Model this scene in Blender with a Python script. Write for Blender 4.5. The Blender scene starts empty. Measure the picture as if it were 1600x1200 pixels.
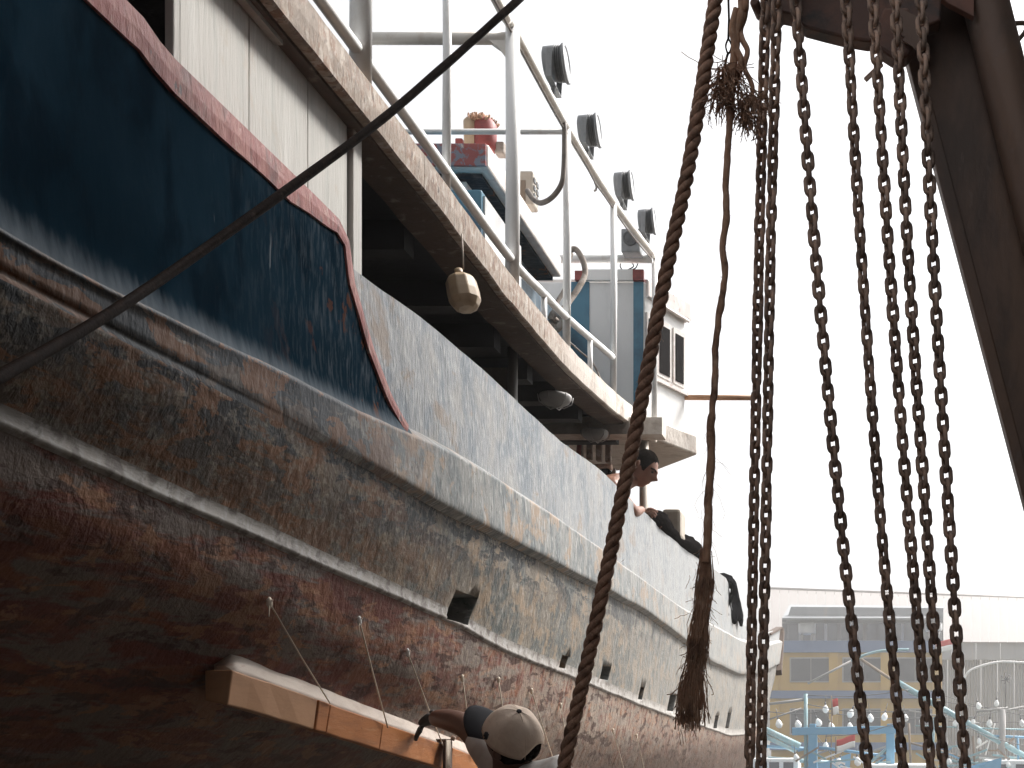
import bpy, bmesh, math, random
import numpy as np
from mathutils import Vector, Matrix, noise as mnoise
from mathutils.bvhtree import BVHTree

R = math.radians
random.seed(11)
SC = bpy.context.scene
COL = SC.collection

# ------------------------------------------------------------------ camera, sky, sun, exposure
FPX, CXP, CYP = 1600.0, 1355.0, 1150.0          # focal length and optical axis in photo pixels
cam_d = bpy.data.cameras.new('camera')
cam = bpy.data.objects.new('camera', cam_d)
COL.objects.link(cam)
cam.location = (0, 0, 0)
cam.rotation_euler = (R(90), 0, 0)
cam_d.sensor_width = 36.0
cam_d.lens = 36.0 * FPX / 1600.0
cam_d.shift_x = -(CXP - 800) / 1600.0
cam_d.shift_y = (CYP - 600) / 1600.0
cam_d.clip_start = 0.02
cam_d.clip_end = 2000
SC.camera = cam

SUN_EL, SUN_AZ = 50.0, 52.0                      # azimuth from +Y (along the boat) towards +X
world = bpy.data.worlds.new('World')
SC.world = world
world.use_nodes = True
wn = world.node_tree.nodes; wl = world.node_tree.links
wn.clear()
w_out = wn.new('ShaderNodeOutputWorld')
w_bg = wn.new('ShaderNodeBackground'); w_bg.inputs['Strength'].default_value = 0.15
w_sky = wn.new('ShaderNodeTexSky'); w_sky.sky_type = 'NISHITA'; w_sky.sun_disc = False
w_sky.sun_elevation = R(SUN_EL); w_sky.sun_rotation = R(SUN_AZ)
w_sky.air_density = 1.0; w_sky.dust_density = 6.0; w_sky.ozone_density = 1.0
w_hs = wn.new('ShaderNodeHueSaturation'); w_hs.inputs['Saturation'].default_value = 0.12
w_hs.inputs['Value'].default_value = 1.0
wl.new(w_sky.outputs[0], w_hs.inputs['Color']); wl.new(w_hs.outputs[0], w_bg.inputs['Color'])
wl.new(w_bg.outputs[0], w_out.inputs['Surface'])

sun_d = bpy.data.lights.new('sun', 'SUN')
sun_d.energy = 3.0; sun_d.angle = R(12); sun_d.color = (1.0, 0.96, 0.91)
sun = bpy.data.objects.new('sun', sun_d); COL.objects.link(sun)
sd = Vector((math.sin(R(SUN_AZ)) * math.cos(R(SUN_EL)), math.cos(R(SUN_AZ)) * math.cos(R(SUN_EL)), math.sin(R(SUN_EL))))
sun.rotation_euler = sd.to_track_quat('Z', 'Y').to_euler()
sun.location = (0, 0, 30)

SC.view_settings.view_transform = 'Standard'
SC.view_settings.look = 'None'
SC.view_settings.exposure = 0.95
SC.view_settings.gamma = 1.0
SC.view_settings.use_curve_mapping = False
SC.render.engine = 'CYCLES'
SC.cycles.use_denoising = True
SC.cycles.max_bounces = 5
SC.cycles.diffuse_bounces = 3
SC.cycles.glossy_bounces = 2
SC.cycles.transmission_bounces = 3
SC.cycles.volume_bounces = 0
SC.cycles.caustics_reflective = False
SC.cycles.caustics_refractive = False

# ------------------------------------------------------------------ helpers
def P(px, py, Y):
    """world point at depth Y that stands at photo pixel px, py"""
    return Vector(((px - CXP) / FPX * Y, Y, (CYP - py) / FPX * Y))

def PX(px, py, X):
    return P(px, py, FPX * X / (px - CXP))

def lin(c):
    return tuple(((v / 12.92) if v <= 0.04045 else ((v + 0.055) / 1.055) ** 2.4) for v in c)

def mat(name, col, rough=0.6, layers=(), bump=(), metal=0.0, spec=0.5, coord='OBJ', alpha=None, trans=0.0, emis=None, grad=None):
    """base colour with noise-masked layers of paint, dirt and wear.
    layers: (colour, (sx,sy,sz), detail, lo, hi, amount[, gradient]) ; bump: ((sx,sy,sz), detail, strength, distance)
    gradient: (axis, a, b) the amount fades in from coordinate a to b"""
    m = bpy.data.materials.new(name); m.use_nodes = True
    nt = m.node_tree; N = nt.nodes; L = nt.links
    bs = N['Principled BSDF']
    bs.inputs['Roughness'].default_value = rough
    bs.inputs['Metallic'].default_value = metal
    if 'Specular IOR Level' in bs.inputs: bs.inputs['Specular IOR Level'].default_value = spec
    if trans: bs.inputs['Transmission Weight'].default_value = trans
    if emis:
        bs.inputs['Emission Color'].default_value = (*emis[0], 1); bs.inputs['Emission Strength'].default_value = emis[1]
    tc = N.new('ShaderNodeTexCoord')
    src = tc.outputs['Object']
    if coord == 'WORLD':
        g = N.new('ShaderNodeNewGeometry'); src = g.outputs['Position']
    sep = N.new('ShaderNodeSeparateXYZ'); L.new(src, sep.inputs[0])
    rgb = N.new('ShaderNodeRGB'); rgb.outputs[0].default_value = (*col, 1)
    cur = rgb.outputs[0]
    def noise_fac(sc, det, lo, hi, seed, dist=0.0):
        mp = N.new('ShaderNodeMapping'); mp.inputs['Scale'].default_value = sc
        mp.inputs['Location'].default_value = (seed * 3.7, seed * 1.9, seed * 5.3)
        L.new(src, mp.inputs['Vector'])
        nz = N.new('ShaderNodeTexNoise'); nz.inputs['Scale'].default_value = 1.0
        nz.inputs['Detail'].default_value = det; nz.inputs['Roughness'].default_value = 0.62
        nz.inputs['Distortion'].default_value = dist
        L.new(mp.outputs[0], nz.inputs['Vector'])
        if lo is None: return nz.outputs[0]
        mr = N.new('ShaderNodeMapRange'); mr.inputs['From Min'].default_value = lo; mr.inputs['From Max'].default_value = hi
        L.new(nz.outputs[0], mr.inputs['Value'])
        return mr.outputs[0]
    for i, ly in enumerate(layers):
        c, sc, det, lo, hi, amt = ly[:6]
        f = noise_fac(sc, det, lo, hi, i + 1, 0.35)
        mu = N.new('ShaderNodeMath'); mu.operation = 'MULTIPLY'; mu.inputs[1].default_value = amt
        L.new(f, mu.inputs[0]); f = mu.outputs[0]
        if len(ly) > 6 and ly[6]:
            ax, a, b = ly[6]
            mr = N.new('ShaderNodeMapRange'); mr.inputs['From Min'].default_value = a; mr.inputs['From Max'].default_value = b
            mr.interpolation_type = 'SMOOTHSTEP'
            L.new(sep.outputs[ax], mr.inputs['Value'])
            m2 = N.new('ShaderNodeMath'); m2.operation = 'MULTIPLY'
            L.new(f, m2.inputs[0]); L.new(mr.outputs[0], m2.inputs[1]); f = m2.outputs[0]
        mx = N.new('ShaderNodeMix'); mx.data_type = 'RGBA'
        L.new(f, mx.inputs[0]); L.new(cur, mx.inputs[6]); mx.inputs[7].default_value = (*c, 1)
        cur = mx.outputs[2]
    L.new(cur, bs.inputs['Base Color'])
    prev = None
    for i, (sc, det, st, di) in enumerate(bump):
        f = noise_fac(sc, det, None, None, i + 20, 0.3)
        b = N.new('ShaderNodeBump'); b.inputs['Strength'].default_value = st; b.inputs['Distance'].default_value = di
        L.new(f, b.inputs['Height'])
        if prev: L.new(prev, b.inputs['Normal'])
        prev = b.outputs[0]
    if prev: L.new(prev, bs.inputs['Normal'])
    return m

class MB:
    """collects faces and links them as ONE mesh object"""
    def __init__(s): s.v = []; s.f = []; s.mi = []; s.sm = []
    def add(s, vs, fs, mi=0, smooth=False):
        o = len(s.v); s.v += [tuple(v) for v in vs]
        for f in fs: s.f.append(tuple(i + o for i in f)); s.mi.append(mi); s.sm.append(smooth)
        return s
    def box(s, c, size, rot=None, mi=0):
        hx, hy, hz = size[0] / 2, size[1] / 2, size[2] / 2
        vs = [Vector((x, y, z)) for z in (-hz, hz) for y in (-hy, hy) for x in (-hx, hx)]
        if rot is not None: vs = [rot @ v for v in vs]
        c = Vector(c)
        return s.add([v + c for v in vs], [(0, 2, 3, 1), (4, 5, 7, 6), (0, 1, 5, 4), (2, 6, 7, 3), (0, 4, 6, 2), (1, 3, 7, 5)], mi)
    def bar(s, a, b, w, h, up=(0, 0, 1), mi=0):
        a = Vector(a); b = Vector(b); d = b - a; ln = d.length; d.normalize()
        up = Vector(up)
        if abs(d.dot(up)) > 0.98: up = Vector((1, 0, 0))
        x = d.cross(up).normalized(); z = x.cross(d).normalized()
        rot = Matrix((x, d, z)).transposed()
        return s.box((a + b) / 2, (w, ln, h), rot, mi)
    def tube(s, pts, r, n=8, mi=0, cap=True, smooth=True, twist=0.0):
        pts = [Vector(p) for p in pts]
        rs = r if isinstance(r, (list, tuple)) else [r] * len(pts)
        o = len(s.v)
        t0 = (pts[1] - pts[0]).normalized()
        up = Vector((0, 0, 1)) if abs(t0.z) < 0.9 else Vector((1, 0, 0))
        x = t0.cross(up).normalized()
        for i, p in enumerate(pts):
            if i == 0: t = pts[1] - p
            elif i == len(pts) - 1: t = p - pts[i - 1]
            else: t = pts[i + 1] - pts[i - 1]
            t.normalize()
            x = (x - t * x.dot(t)).normalized(); y = t.cross(x)
            for k in range(n):
                a = 2 * math.pi * k / n + twist * i
                s.v.append(tuple(p + (x * math.cos(a) + y * math.sin(a)) * rs[i]))
        for i in range(len(pts) - 1):
            for k in range(n):
                a = o + i * n + k; b = o + i * n + (k + 1) % n
                s.f.append((a, b, b + n, a + n)); s.mi.append(mi); s.sm.append(smooth)
        if cap:
            s.f.append(tuple(o + k for k in reversed(range(n)))); s.mi.append(mi); s.sm.append(False)
            e = o + (len(pts) - 1) * n
            s.f.append(tuple(e + k for k in range(n))); s.mi.append(mi); s.sm.append(False)
        return s
    def lathe(s, prof, base, axis=(0, 0, 1), n=20, mi=0, smooth=True):
        """prof: (radius, height) list along axis"""
        ax = Vector(axis).normalized()
        up = Vector((0, 0, 1)) if abs(ax.z) < 0.9 else Vector((1, 0, 0))
        x = ax.cross(up).normalized(); y = ax.cross(x); base = Vector(base); o = len(s.v)
        for (r, h) in prof:
            for k in range(n):
                a = 2 * math.pi * k / n
                s.v.append(tuple(base + ax * h + (x * math.cos(a) + y * math.sin(a)) * max(r, 1e-4)))
        for i in range(len(prof) - 1):
            for k in range(n):
                a = o + i * n + k; b = o + i * n + (k + 1) % n
                s.f.append((a, b, b + n, a + n)); s.mi.append(mi); s.sm.append(smooth)
        s.f.append(tuple(o + k for k in range(n))); s.mi.append(mi); s.sm.append(False)
        e = o + (len(prof) - 1) * n
        s.f.append(tuple(e + k for k in range(n))); s.mi.append(mi); s.sm.append(False)
        return s
    def prism(s, poly, d, mi=0):
        """closed polygon of points, extruded by vector d"""
        n = len(poly); d = Vector(d)
        vs = [Vector(p) for p in poly] + [Vector(p) + d for p in poly]
        fs = [tuple(range(n)), tuple(reversed(range(n, 2 * n)))]
        fs += [(i, i + n, (i + 1) % n + n, (i + 1) % n) for i in range(n)]
        return s.add(vs, fs, mi)
    def grid(s, rows, mi=0, smooth=True, close=False):
        o = len(s.v); n = len(rows[0])
        for r in rows:
            for p in r: s.v.append(tuple(p))
        for i in range(len(rows) - 1):
            for k in range(n if close else n - 1):
                a = o + i * n + k; b = o + i * n + (k + 1) % n
                m = mi(k) if callable(mi) else mi
                s.f.append((a, b, b + n, a + n)); s.mi.append(m); s.sm.append(smooth)
        return s
    def build(s, name, m, parent=None, bevel=0.0, fix=True):
        me = bpy.data.meshes.new(name)
        me.from_pydata(s.v, [], s.f)
        ms = m if isinstance(m, (list, tuple)) else [m]
        for q in ms: me.materials.append(q)
        me.polygons.foreach_set('material_index', s.mi)
        me.polygons.foreach_set('use_smooth', s.sm)
        if fix:
            bm = bmesh.new(); bm.from_mesh(me)
            bmesh.ops.recalc_face_normals(bm, faces=bm.faces)
            bm.to_mesh(me); bm.free()
        me.update()
        o = bpy.data.objects.new(name, me); COL.objects.link(o)
        if parent is not None: o.parent = parent
        if bevel:
            b = o.modifiers.new('bevel', 'BEVEL'); b.width = bevel; b.segments = 2; b.limit_method = 'ANGLE'
        return o

def tag(o, label, cat, group=None):
    o['label'] = label; o['category'] = cat
    if group: o['group'] = group
    return o
def thing(name, label, cat, group=None, loc=(0, 0, 0)):
    e = bpy.data.objects.new(name, None); COL.objects.link(e); e.location = loc; e.empty_display_size = 0.1
    return tag(e, label, cat, group)
def structure(o): o['kind'] = 'structure'; return o
def bake(o):
    """apply the modifiers"""
    dg = bpy.context.evaluated_depsgraph_get()
    me = bpy.data.meshes.new_from_object(o.evaluated_get(dg))
    o.modifiers.clear(); o.data = me
    return o
def sm_interp(knots, xs, w=5):
    ks = sorted(knots)
    y = np.interp(xs, [k[0] for k in ks], [k[1] for k in ks])
    if w > 1:
        ker = np.hanning(w + 2)[1:-1]; ker /= ker.sum()
        yp = np.pad(y, w, mode='edge'); y = np.convolve(yp, ker, 'same')[w:-w]
    return y
def spline(pts, n=8):
    """Catmull-Rom through points"""
    pts = [Vector(p) for p in pts]; out = []
    for i in range(len(pts) - 1):
        p0 = pts[max(i - 1, 0)]; p1 = pts[i]; p2 = pts[i + 1]; p3 = pts[min(i + 2, len(pts) - 1)]
        for k in range(n):
            t = k / n
            out.append(0.5 * ((2 * p1) + (p2 - p0) * t + (2 * p0 - 5 * p1 + 4 * p2 - p3) * t * t + (3 * p1 - p0 - 3 * p2 + p3) * t ** 3))
    out.append(pts[-1]); return out

# ------------------------------------------------------------------ materials
ST = (9, 46, 11)       # steep brush streaks
M = {}
M['bulwark'] = mat('weathered_grey_paint', (0.23, 0.24, 0.25), 0.5,
    [((0.09, 0.12, 0.15), (5, 9, 4), 6, 0.46, 0.58, 0.7), ((0.29, 0.275, 0.255), (6, 6, 5), 6, 0.50, 0.62, 0.6),
     ((0.40, 0.40, 0.395), (16, 80, 20), 6, 0.50, 0.68, 0.8), ((0.08, 0.085, 0.09), (14, 110, 16), 4, 0.57, 0.68, 0.55),
     ((0.20, 0.13, 0.075), (3, 4, 5), 6, 0.57, 0.64, 0.6), ((0.34, 0.345, 0.34), (6, 50, 8), 4, 0.30, 0.60, 0.85, (1, 3.4, 8.0)),
     ((0.03, 0.033, 0.036), (30, 60, 22), 3, 0.69, 0.72, 0.8), ((0.07, 0.075, 0.08), (20, 130, 20), 3, 0.58, 0.66, 0.6, (1, 3.5, 6.0))],
    [((12, 110, 20), 5, 0.45, 0.010), ((5, 14, 6), 4, 0.4, 0.02)], spec=0.35)
M['wale'] = mat('weathered_wale_paint', (0.22, 0.22, 0.21), 0.5,
    [((0.09, 0.11, 0.12), (6, 14, 6), 6, 0.47, 0.56, 0.8), ((0.30, 0.21, 0.14), (5, 7, 7), 6, 0.52, 0.58, 0.8),
     ((0.42, 0.42, 0.40), (10, 65, 14), 4, 0.54, 0.64, 0.7), ((0.012, 0.018, 0.027), (5, 5, 11), 6, 0.42, 0.47, 0.95, (1, 3.1, 2.2)),
     ((0.08, 0.05, 0.034), (8, 7, 12), 6, 0.30, 0.50, 0.8, (1, 3.2, 2.2)), ((0.012, 0.018, 0.027), (6, 4, 12), 7, 0.47, 0.50, 0.95, (1, 3.2, 2.4)), ((0.14, 0.058, 0.022), (7, 8, 14), 6, 0.52, 0.545, 0.9, (1, 3.4, 2.4)),
     ((0.32, 0.315, 0.30), (6, 40, 8), 4, 0.3, 0.6, 0.8, (1, 4, 8)), ((0.04, 0.036, 0.032), (30, 70, 30), 3, 0.62, 0.67, 0.8)],
    [((24, 50, 30), 6, 0.30, 0.008), ((6, 14, 7), 4, 0.3, 0.02)], spec=0.3)
M['side'] = mat('scraped_hull_side', (0.19, 0.165, 0.135), 0.55,
    [((0.085, 0.10, 0.10), (5, 8, 6), 7, 0.47, 0.54, 0.85), ((0.31, 0.225, 0.15), (6, 9, 9), 7, 0.52, 0.57, 0.75),
     ((0.36, 0.34, 0.31), (14, 46, 16), 5, 0.57, 0.66, 0.65), ((0.095, 0.062, 0.042), (8, 7, 12), 6, 0.30, 0.50, 0.85, (1, 3.9, 2.3)), ((0.15, 0.068, 0.03), (7, 6, 13), 7, 0.51, 0.54, 0.85, (1, 4.0, 2.4)),
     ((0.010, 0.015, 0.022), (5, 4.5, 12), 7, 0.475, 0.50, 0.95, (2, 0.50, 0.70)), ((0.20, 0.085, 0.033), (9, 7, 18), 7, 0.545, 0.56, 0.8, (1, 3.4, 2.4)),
     ((0.31, 0.305, 0.29), (6, 40, 8), 4, 0.28, 0.6, 0.85, (1, 3.6, 8)), ((0.27, 0.235, 0.19), (30, 40, 44), 6, 0.52, 0.62, 0.5), ((0.06, 0.055, 0.05), (30, 60, 34), 5, 0.62, 0.68, 0.7)],
    [((20, 40, 28), 7, 0.45, 0.010), ((6, 12, 8), 5, 0.4, 0.02)], spec=0.25)
M['batten'] = mat('pale_batten', (0.22, 0.20, 0.18), 0.5,
    [((0.30, 0.29, 0.275), (10, 40, 20), 4, 0.48, 0.60, 0.8), ((0.08, 0.06, 0.05), (8, 20, 20), 5, 0.50, 0.58, 0.85),
     ((0.42, 0.40, 0.37), (4, 4, 4), 3, 0.2, 0.5, 0.5, (1, 4, 8))],
    [((30, 16, 50), 6, 0.35, 0.008)], spec=0.35)
M['bottom'] = mat('worn_red_antifouling', (0.13, 0.030, 0.018), 0.6,
    [((0.20, 0.07, 0.03), (9, 5, 18), 8, 0.48, 0.56, 0.85), ((0.15, 0.135, 0.12), (7, 3.6, 17), 8, 0.49, 0.56, 0.8),
     ((0.28, 0.225, 0.18), (14, 32, 18), 6, 0.53, 0.64, 0.75, (1, 2.2, 3.8)), ((0.30, 0.145, 0.075), (10, 7, 18), 7, 0.55, 0.58, 0.8),
     ((0.30, 0.25, 0.205), (8, 26, 9), 5, 0.36, 0.56, 0.85, (1, 2.7, 5.0)), ((0.045, 0.016, 0.011), (10, 8, 22), 7, 0.55, 0.59, 0.8),
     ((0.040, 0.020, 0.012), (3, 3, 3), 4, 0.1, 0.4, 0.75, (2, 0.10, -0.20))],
    [((16, 34, 24), 7, 0.6, 0.011), ((6, 9, 9), 5, 0.4, 0.02)], spec=0.3)
M['blue'] = mat('dark_blue_paint', (0.006, 0.017, 0.028), 0.5,
    [((0.010, 0.024, 0.038), (3, 5, 3), 4, 0.42, 0.62, 0.8), ((0.003, 0.008, 0.014), (4, 9, 3), 5, 0.5, 0.62, 0.7),
     ((0.075, 0.09, 0.105), (18, 100, 16), 5, 0.48, 0.66, 0.75, (1, 2.0, 2.85)), ((0.22, 0.23, 0.24), (34, 44, 3), 4, 0.69, 0.72, 0.6, (1, 1.5, 2.6)),  # pale streaks towards the far end are painted-in sheen
     ((0.12, 0.045, 0.02), (8, 12, 8), 6, 0.60, 0.63, 0.8, (1, 2.2, 2.9))],
    [((12, 80, 16), 5, 0.10, 0.005), ((4, 9, 5), 4, 0.15, 0.012)], spec=0.0)
def edge_sheen(m, col):
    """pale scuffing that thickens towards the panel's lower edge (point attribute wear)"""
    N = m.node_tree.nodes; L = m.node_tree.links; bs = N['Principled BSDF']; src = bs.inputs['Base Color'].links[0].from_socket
    at = N.new('ShaderNodeAttribute'); at.attribute_name = 'wear_and_sheen'
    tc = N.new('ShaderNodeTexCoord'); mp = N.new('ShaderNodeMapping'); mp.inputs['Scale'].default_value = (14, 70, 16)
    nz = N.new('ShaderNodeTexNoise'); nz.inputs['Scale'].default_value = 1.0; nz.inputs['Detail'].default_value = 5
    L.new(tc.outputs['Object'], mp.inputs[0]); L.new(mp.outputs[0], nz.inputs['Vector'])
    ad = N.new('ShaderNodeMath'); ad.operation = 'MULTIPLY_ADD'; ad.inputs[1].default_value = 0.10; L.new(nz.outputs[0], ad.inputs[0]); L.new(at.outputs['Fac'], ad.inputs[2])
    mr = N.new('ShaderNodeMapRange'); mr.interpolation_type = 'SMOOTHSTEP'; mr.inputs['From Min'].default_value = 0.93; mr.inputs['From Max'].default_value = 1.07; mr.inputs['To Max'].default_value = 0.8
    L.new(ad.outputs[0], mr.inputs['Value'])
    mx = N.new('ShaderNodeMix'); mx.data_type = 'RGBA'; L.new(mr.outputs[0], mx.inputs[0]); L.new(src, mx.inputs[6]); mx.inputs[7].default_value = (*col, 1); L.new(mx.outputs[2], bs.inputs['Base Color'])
M['bluepanel'] = M['blue'].copy(); M['bluepanel'].name = 'dark_blue_panel_paint'; edge_sheen(M['bluepanel'], (0.17, 0.195, 0.22))
M['redcap'] = mat('faded_red_paint', (0.25, 0.055, 0.045), 0.5,
    [((0.34, 0.13, 0.10), (8, 18, 8), 5, 0.45, 0.65, 0.8), ((0.10, 0.025, 0.02), (9, 20, 9), 5, 0.52, 0.66, 0.7),
     ((0.42, 0.30, 0.25), (18, 60, 18), 5, 0.58, 0.70, 0.6), ((0.05, 0.045, 0.05), (16, 22, 16), 5, 0.64, 0.69, 0.8)],
    [((16, 60, 16), 6, 0.6, 0.012)])
M['whitewall'] = mat('old_white_wood', (0.42, 0.405, 0.375), 0.6,
    [((0.34, 0.34, 0.315), (8, 40, 3), 5, 0.48, 0.68, 0.8), ((0.50, 0.49, 0.46), (6, 30, 2.4), 4, 0.5, 0.68, 0.7),
     ((0.16, 0.13, 0.10), (10, 50, 3), 6, 0.66, 0.72, 0.7), ((0.36, 0.27, 0.18), (5, 7, 4), 5, 0.62, 0.74, 0.6)],
    [((9, 70, 6), 6, 0.5, 0.008)])
M['fascia'] = mat('flaking_cream_fascia', (0.32, 0.25, 0.195), 0.65,
    [((0.20, 0.105, 0.06), (16, 40, 22), 7, 0.50, 0.55, 0.9), ((0.46, 0.40, 0.34), (14, 40, 18), 6, 0.54, 0.59, 0.85),
     ((0.07, 0.038, 0.025), (20, 80, 20), 6, 0.58, 0.63, 0.9), ((0.17, 0.125, 0.09), (8, 14, 16), 6, 0.38, 0.60, 0.8, (1, 4.2, 2.6)),
     ((0.75, 0.70, 0.64), (4, 5, 4), 3, 0.25, 0.5, 0.7, (1, 3.9, 5.6))],
    [((14, 60, 18), 6, 0.7, 0.010)])
M['lip'] = mat('bare_brown_timber', (0.075, 0.045, 0.029), 0.7,
    [((0.055, 0.034, 0.022), (12, 8, 12), 5, 0.45, 0.62, 0.85), ((0.22, 0.17, 0.13), (14, 20, 14), 5, 0.58, 0.68, 0.7)],
    [((20, 20, 20), 6, 0.6, 0.01)])
M['dark'] = mat('dark_underdeck', (0.008, 0.010, 0.013), 0.7, [((0.016, 0.02, 0.026), (4, 9, 4), 4, 0.5, 0.7, 0.8)], [((10, 10, 10), 4, 0.4, 0.01)])
M['white'] = mat('white_pipe_paint', (0.84, 0.84, 0.83), 0.35,
    [((0.68, 0.64, 0.60), (14, 14, 7), 5, 0.55, 0.7, 0.7), ((0.30, 0.20, 0.13), (20, 20, 12), 5, 0.70, 0.75, 0.7)], [((20, 20, 20), 3, 0.15, 0.004)])
M['creamrail'] = mat('creamy_rail_paint', (0.80, 0.76, 0.70), 0.45,
    [((0.60, 0.52, 0.45), (14, 9, 14), 5, 0.52, 0.68, 0.8), ((0.28, 0.18, 0.11), (20, 20, 20), 5, 0.70, 0.75, 0.8)], [((20, 20, 20), 3, 0.2, 0.004)])
M['cabinblue'] = mat('cabin_blue', (0.055, 0.20, 0.30), 0.5, [((0.03, 0.09, 0.15), (5, 5, 5), 4, 0.45, 0.65, 0.7)], [((9, 9, 20), 4, 0.2, 0.005)])
M['cabingrey'] = mat('cabin_greyblue', (0.10, 0.15, 0.19), 0.55,
    [((0.06, 0.09, 0.12), (7, 9, 4), 5, 0.45, 0.65, 0.8), ((0.40, 0.40, 0.38), (9, 16, 6), 5, 0.6, 0.7, 0.6)], [((9, 30, 9), 4, 0.3, 0.006)])
M['cabinwhite'] = mat('cabin_white', (0.78, 0.78, 0.77), 0.5, [((0.66, 0.66, 0.65), (8, 8, 3), 4, 0.5, 0.7, 0.7), ((0.45, 0.36, 0.30), (12, 12, 5), 5, 0.64, 0.72, 0.5)], [((12, 40, 8), 4, 0.25, 0.005)])
M['cabinpink'] = mat('pinkish_fascia', (0.66, 0.60, 0.57), 0.6, [((0.76, 0.73, 0.70), (10, 20, 14), 5, 0.45, 0.62, 0.8), ((0.34, 0.17, 0.13), (14, 30, 18), 5, 0.6, 0.68, 0.6)], [((12, 40, 12), 5, 0.3, 0.006)])
M['peelred'] = mat('peeling_red_blue', (0.28, 0.06, 0.055), 0.6, [((0.16, 0.22, 0.28), (22, 22, 22), 5, 0.5, 0.56, 0.85), ((0.5, 0.46, 0.43), (28, 28, 28), 5, 0.62, 0.66, 0.8)], [((20, 20, 20), 5, 0.4, 0.006)])
M['red'] = mat('red_trim', (0.26, 0.045, 0.04), 0.55, [((0.16, 0.03, 0.03), (20, 20, 20), 4, 0.5, 0.65, 0.7)])
M['glass'] = mat('dark_window_glass', (0.012, 0.010, 0.010), 0.3, spec=0.02)
M['black'] = mat('black_rubber', (0.005, 0.005, 0.006), 0.75, [((0.012, 0.012, 0.013), (12, 12, 12), 4, 0.5, 0.7, 0.7)], [((14, 30, 14), 5, 0.6, 0.02)], spec=0.0)
M['grey'] = mat('grey_lamp_metal', (0.24, 0.25, 0.26), 0.45, [((0.18, 0.19, 0.20), (30, 30, 30), 3, 0.5, 0.65, 0.7)])
M['greydark'] = mat('dark_fin_metal', (0.09, 0.095, 0.10), 0.5)
M['lens'] = mat('clear_lens', (0.75, 0.76, 0.77), 0.08)
M['jug'] = mat('yellowed_plastic', (0.42, 0.31, 0.20), 0.45, [((0.30, 0.21, 0.13), (18, 18, 18), 4, 0.5, 0.7, 0.7)])
M['rust'] = mat('rusty_steel', (0.36, 0.255, 0.20), 0.7, [((0.46, 0.30, 0.215), (60, 60, 60), 5, 0.48, 0.62, 0.8), ((0.12, 0.085, 0.07), (40, 40, 40), 4, 0.5, 0.65, 0.8)], [((120, 120, 120), 4, 0.5, 0.002)], metal=0.25)
M['leg'] = mat('dark_brown_steel', (0.13, 0.08, 0.058), 0.55,
    [((0.15, 0.088, 0.056), (5, 5, 2), 5, 0.48, 0.64, 0.75), ((0.06, 0.042, 0.034), (9, 9, 3), 5, 0.5, 0.66, 0.7), ((0.14, 0.10, 0.08), (30, 30, 14), 5, 0.64, 0.70, 0.6)], [((30, 30, 12), 5, 0.4, 0.004)], metal=0.2)
M['hoist'] = mat('hoist_casing', (0.10, 0.05, 0.036), 0.6, [((0.17, 0.075, 0.046), (10, 10, 10), 5, 0.48, 0.64, 0.75), ((0.03, 0.028, 0.028), (8, 8, 8), 4, 0.5, 0.62, 0.8)], [((30, 30, 30), 4, 0.4, 0.004)], metal=0.2)
M['gusset'] = mat('red_oxide_plate', (0.20, 0.085, 0.055), 0.6, [((0.12, 0.05, 0.035), (12, 12, 12), 5, 0.5, 0.66, 0.7), ((0.4, 0.3, 0.26), (40, 10, 60), 3, 0.72, 0.74, 0.8)])
M['rope'] = mat('brown_rope', (0.32, 0.18, 0.12), 0.85, [((0.46, 0.30, 0.21), (120, 120, 120), 4, 0.5, 0.66, 0.8), ((0.05, 0.026, 0.017), (40, 40, 40), 4, 0.5, 0.7, 0.7)], [((300, 300, 120), 3, 0.7, 0.002)])
M['rope2'] = mat('frayed_rope', (0.46, 0.27, 0.175), 0.9, [((0.58, 0.40, 0.29), (90, 90, 40), 4, 0.5, 0.68, 0.8), ((0.08, 0.035, 0.02), (30, 30, 20), 4, 0.5, 0.7, 0.8)], [((300, 300, 60), 3, 0.7, 0.002)])
M['cable'] = mat('dark_tarred_line', (0.014, 0.008, 0.006), 0.6, [((0.035, 0.02, 0.014), (60, 60, 60), 4, 0.5, 0.68, 0.8)], [((200, 200, 200), 3, 0.5, 0.002)], spec=0.03)
M['hose'] = mat('grey_brown_hose', (0.20, 0.165, 0.14), 0.55, [((0.10, 0.08, 0.07), (20, 20, 20), 4, 0.5, 0.66, 0.8)])
M['oldrope'] = mat('dirty_white_rope', (0.36, 0.31, 0.27), 0.8, [((0.18, 0.14, 0.11), (30, 30, 30), 4, 0.48, 0.62, 0.8)], [((90, 90, 90), 3, 0.5, 0.004)])
M['string'] = mat('pale_string', (0.75, 0.66, 0.55), 0.8)
M['timber'] = mat('orange_timber', (0.40, 0.15, 0.046), 0.6, [((0.28, 0.10, 0.033), (9, 6, 30), 5, 0.46, 0.64, 0.8), ((0.46, 0.26, 0.13), (30, 12, 60), 5, 0.58, 0.68, 0.6), ((0.10, 0.05, 0.03), (40, 40, 40), 4, 0.68, 0.72, 0.8)], [((30, 10, 60), 5, 0.35, 0.004)])
M['tan'] = mat('tan_primed_timber', (0.42, 0.225, 0.118), 0.6, [((0.33, 0.17, 0.085), (12, 8, 20), 5, 0.48, 0.64, 0.7)], [((30, 14, 40), 4, 0.25, 0.003)])
M['putty'] = mat('pale_putty', (0.46, 0.39, 0.335), 0.6, [((0.34, 0.26, 0.21), (10, 7, 14), 5, 0.48, 0.66, 0.7), ((0.22, 0.10, 0.06), (16, 10, 30), 5, 0.62, 0.70, 0.7)], [((20, 14, 40), 4, 0.4, 0.005)])
M['skin'] = mat('brown_skin', (0.24, 0.115, 0.075), 0.5, [((0.19, 0.085, 0.055), (14, 14, 14), 4, 0.5, 0.7, 0.6)])
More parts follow.
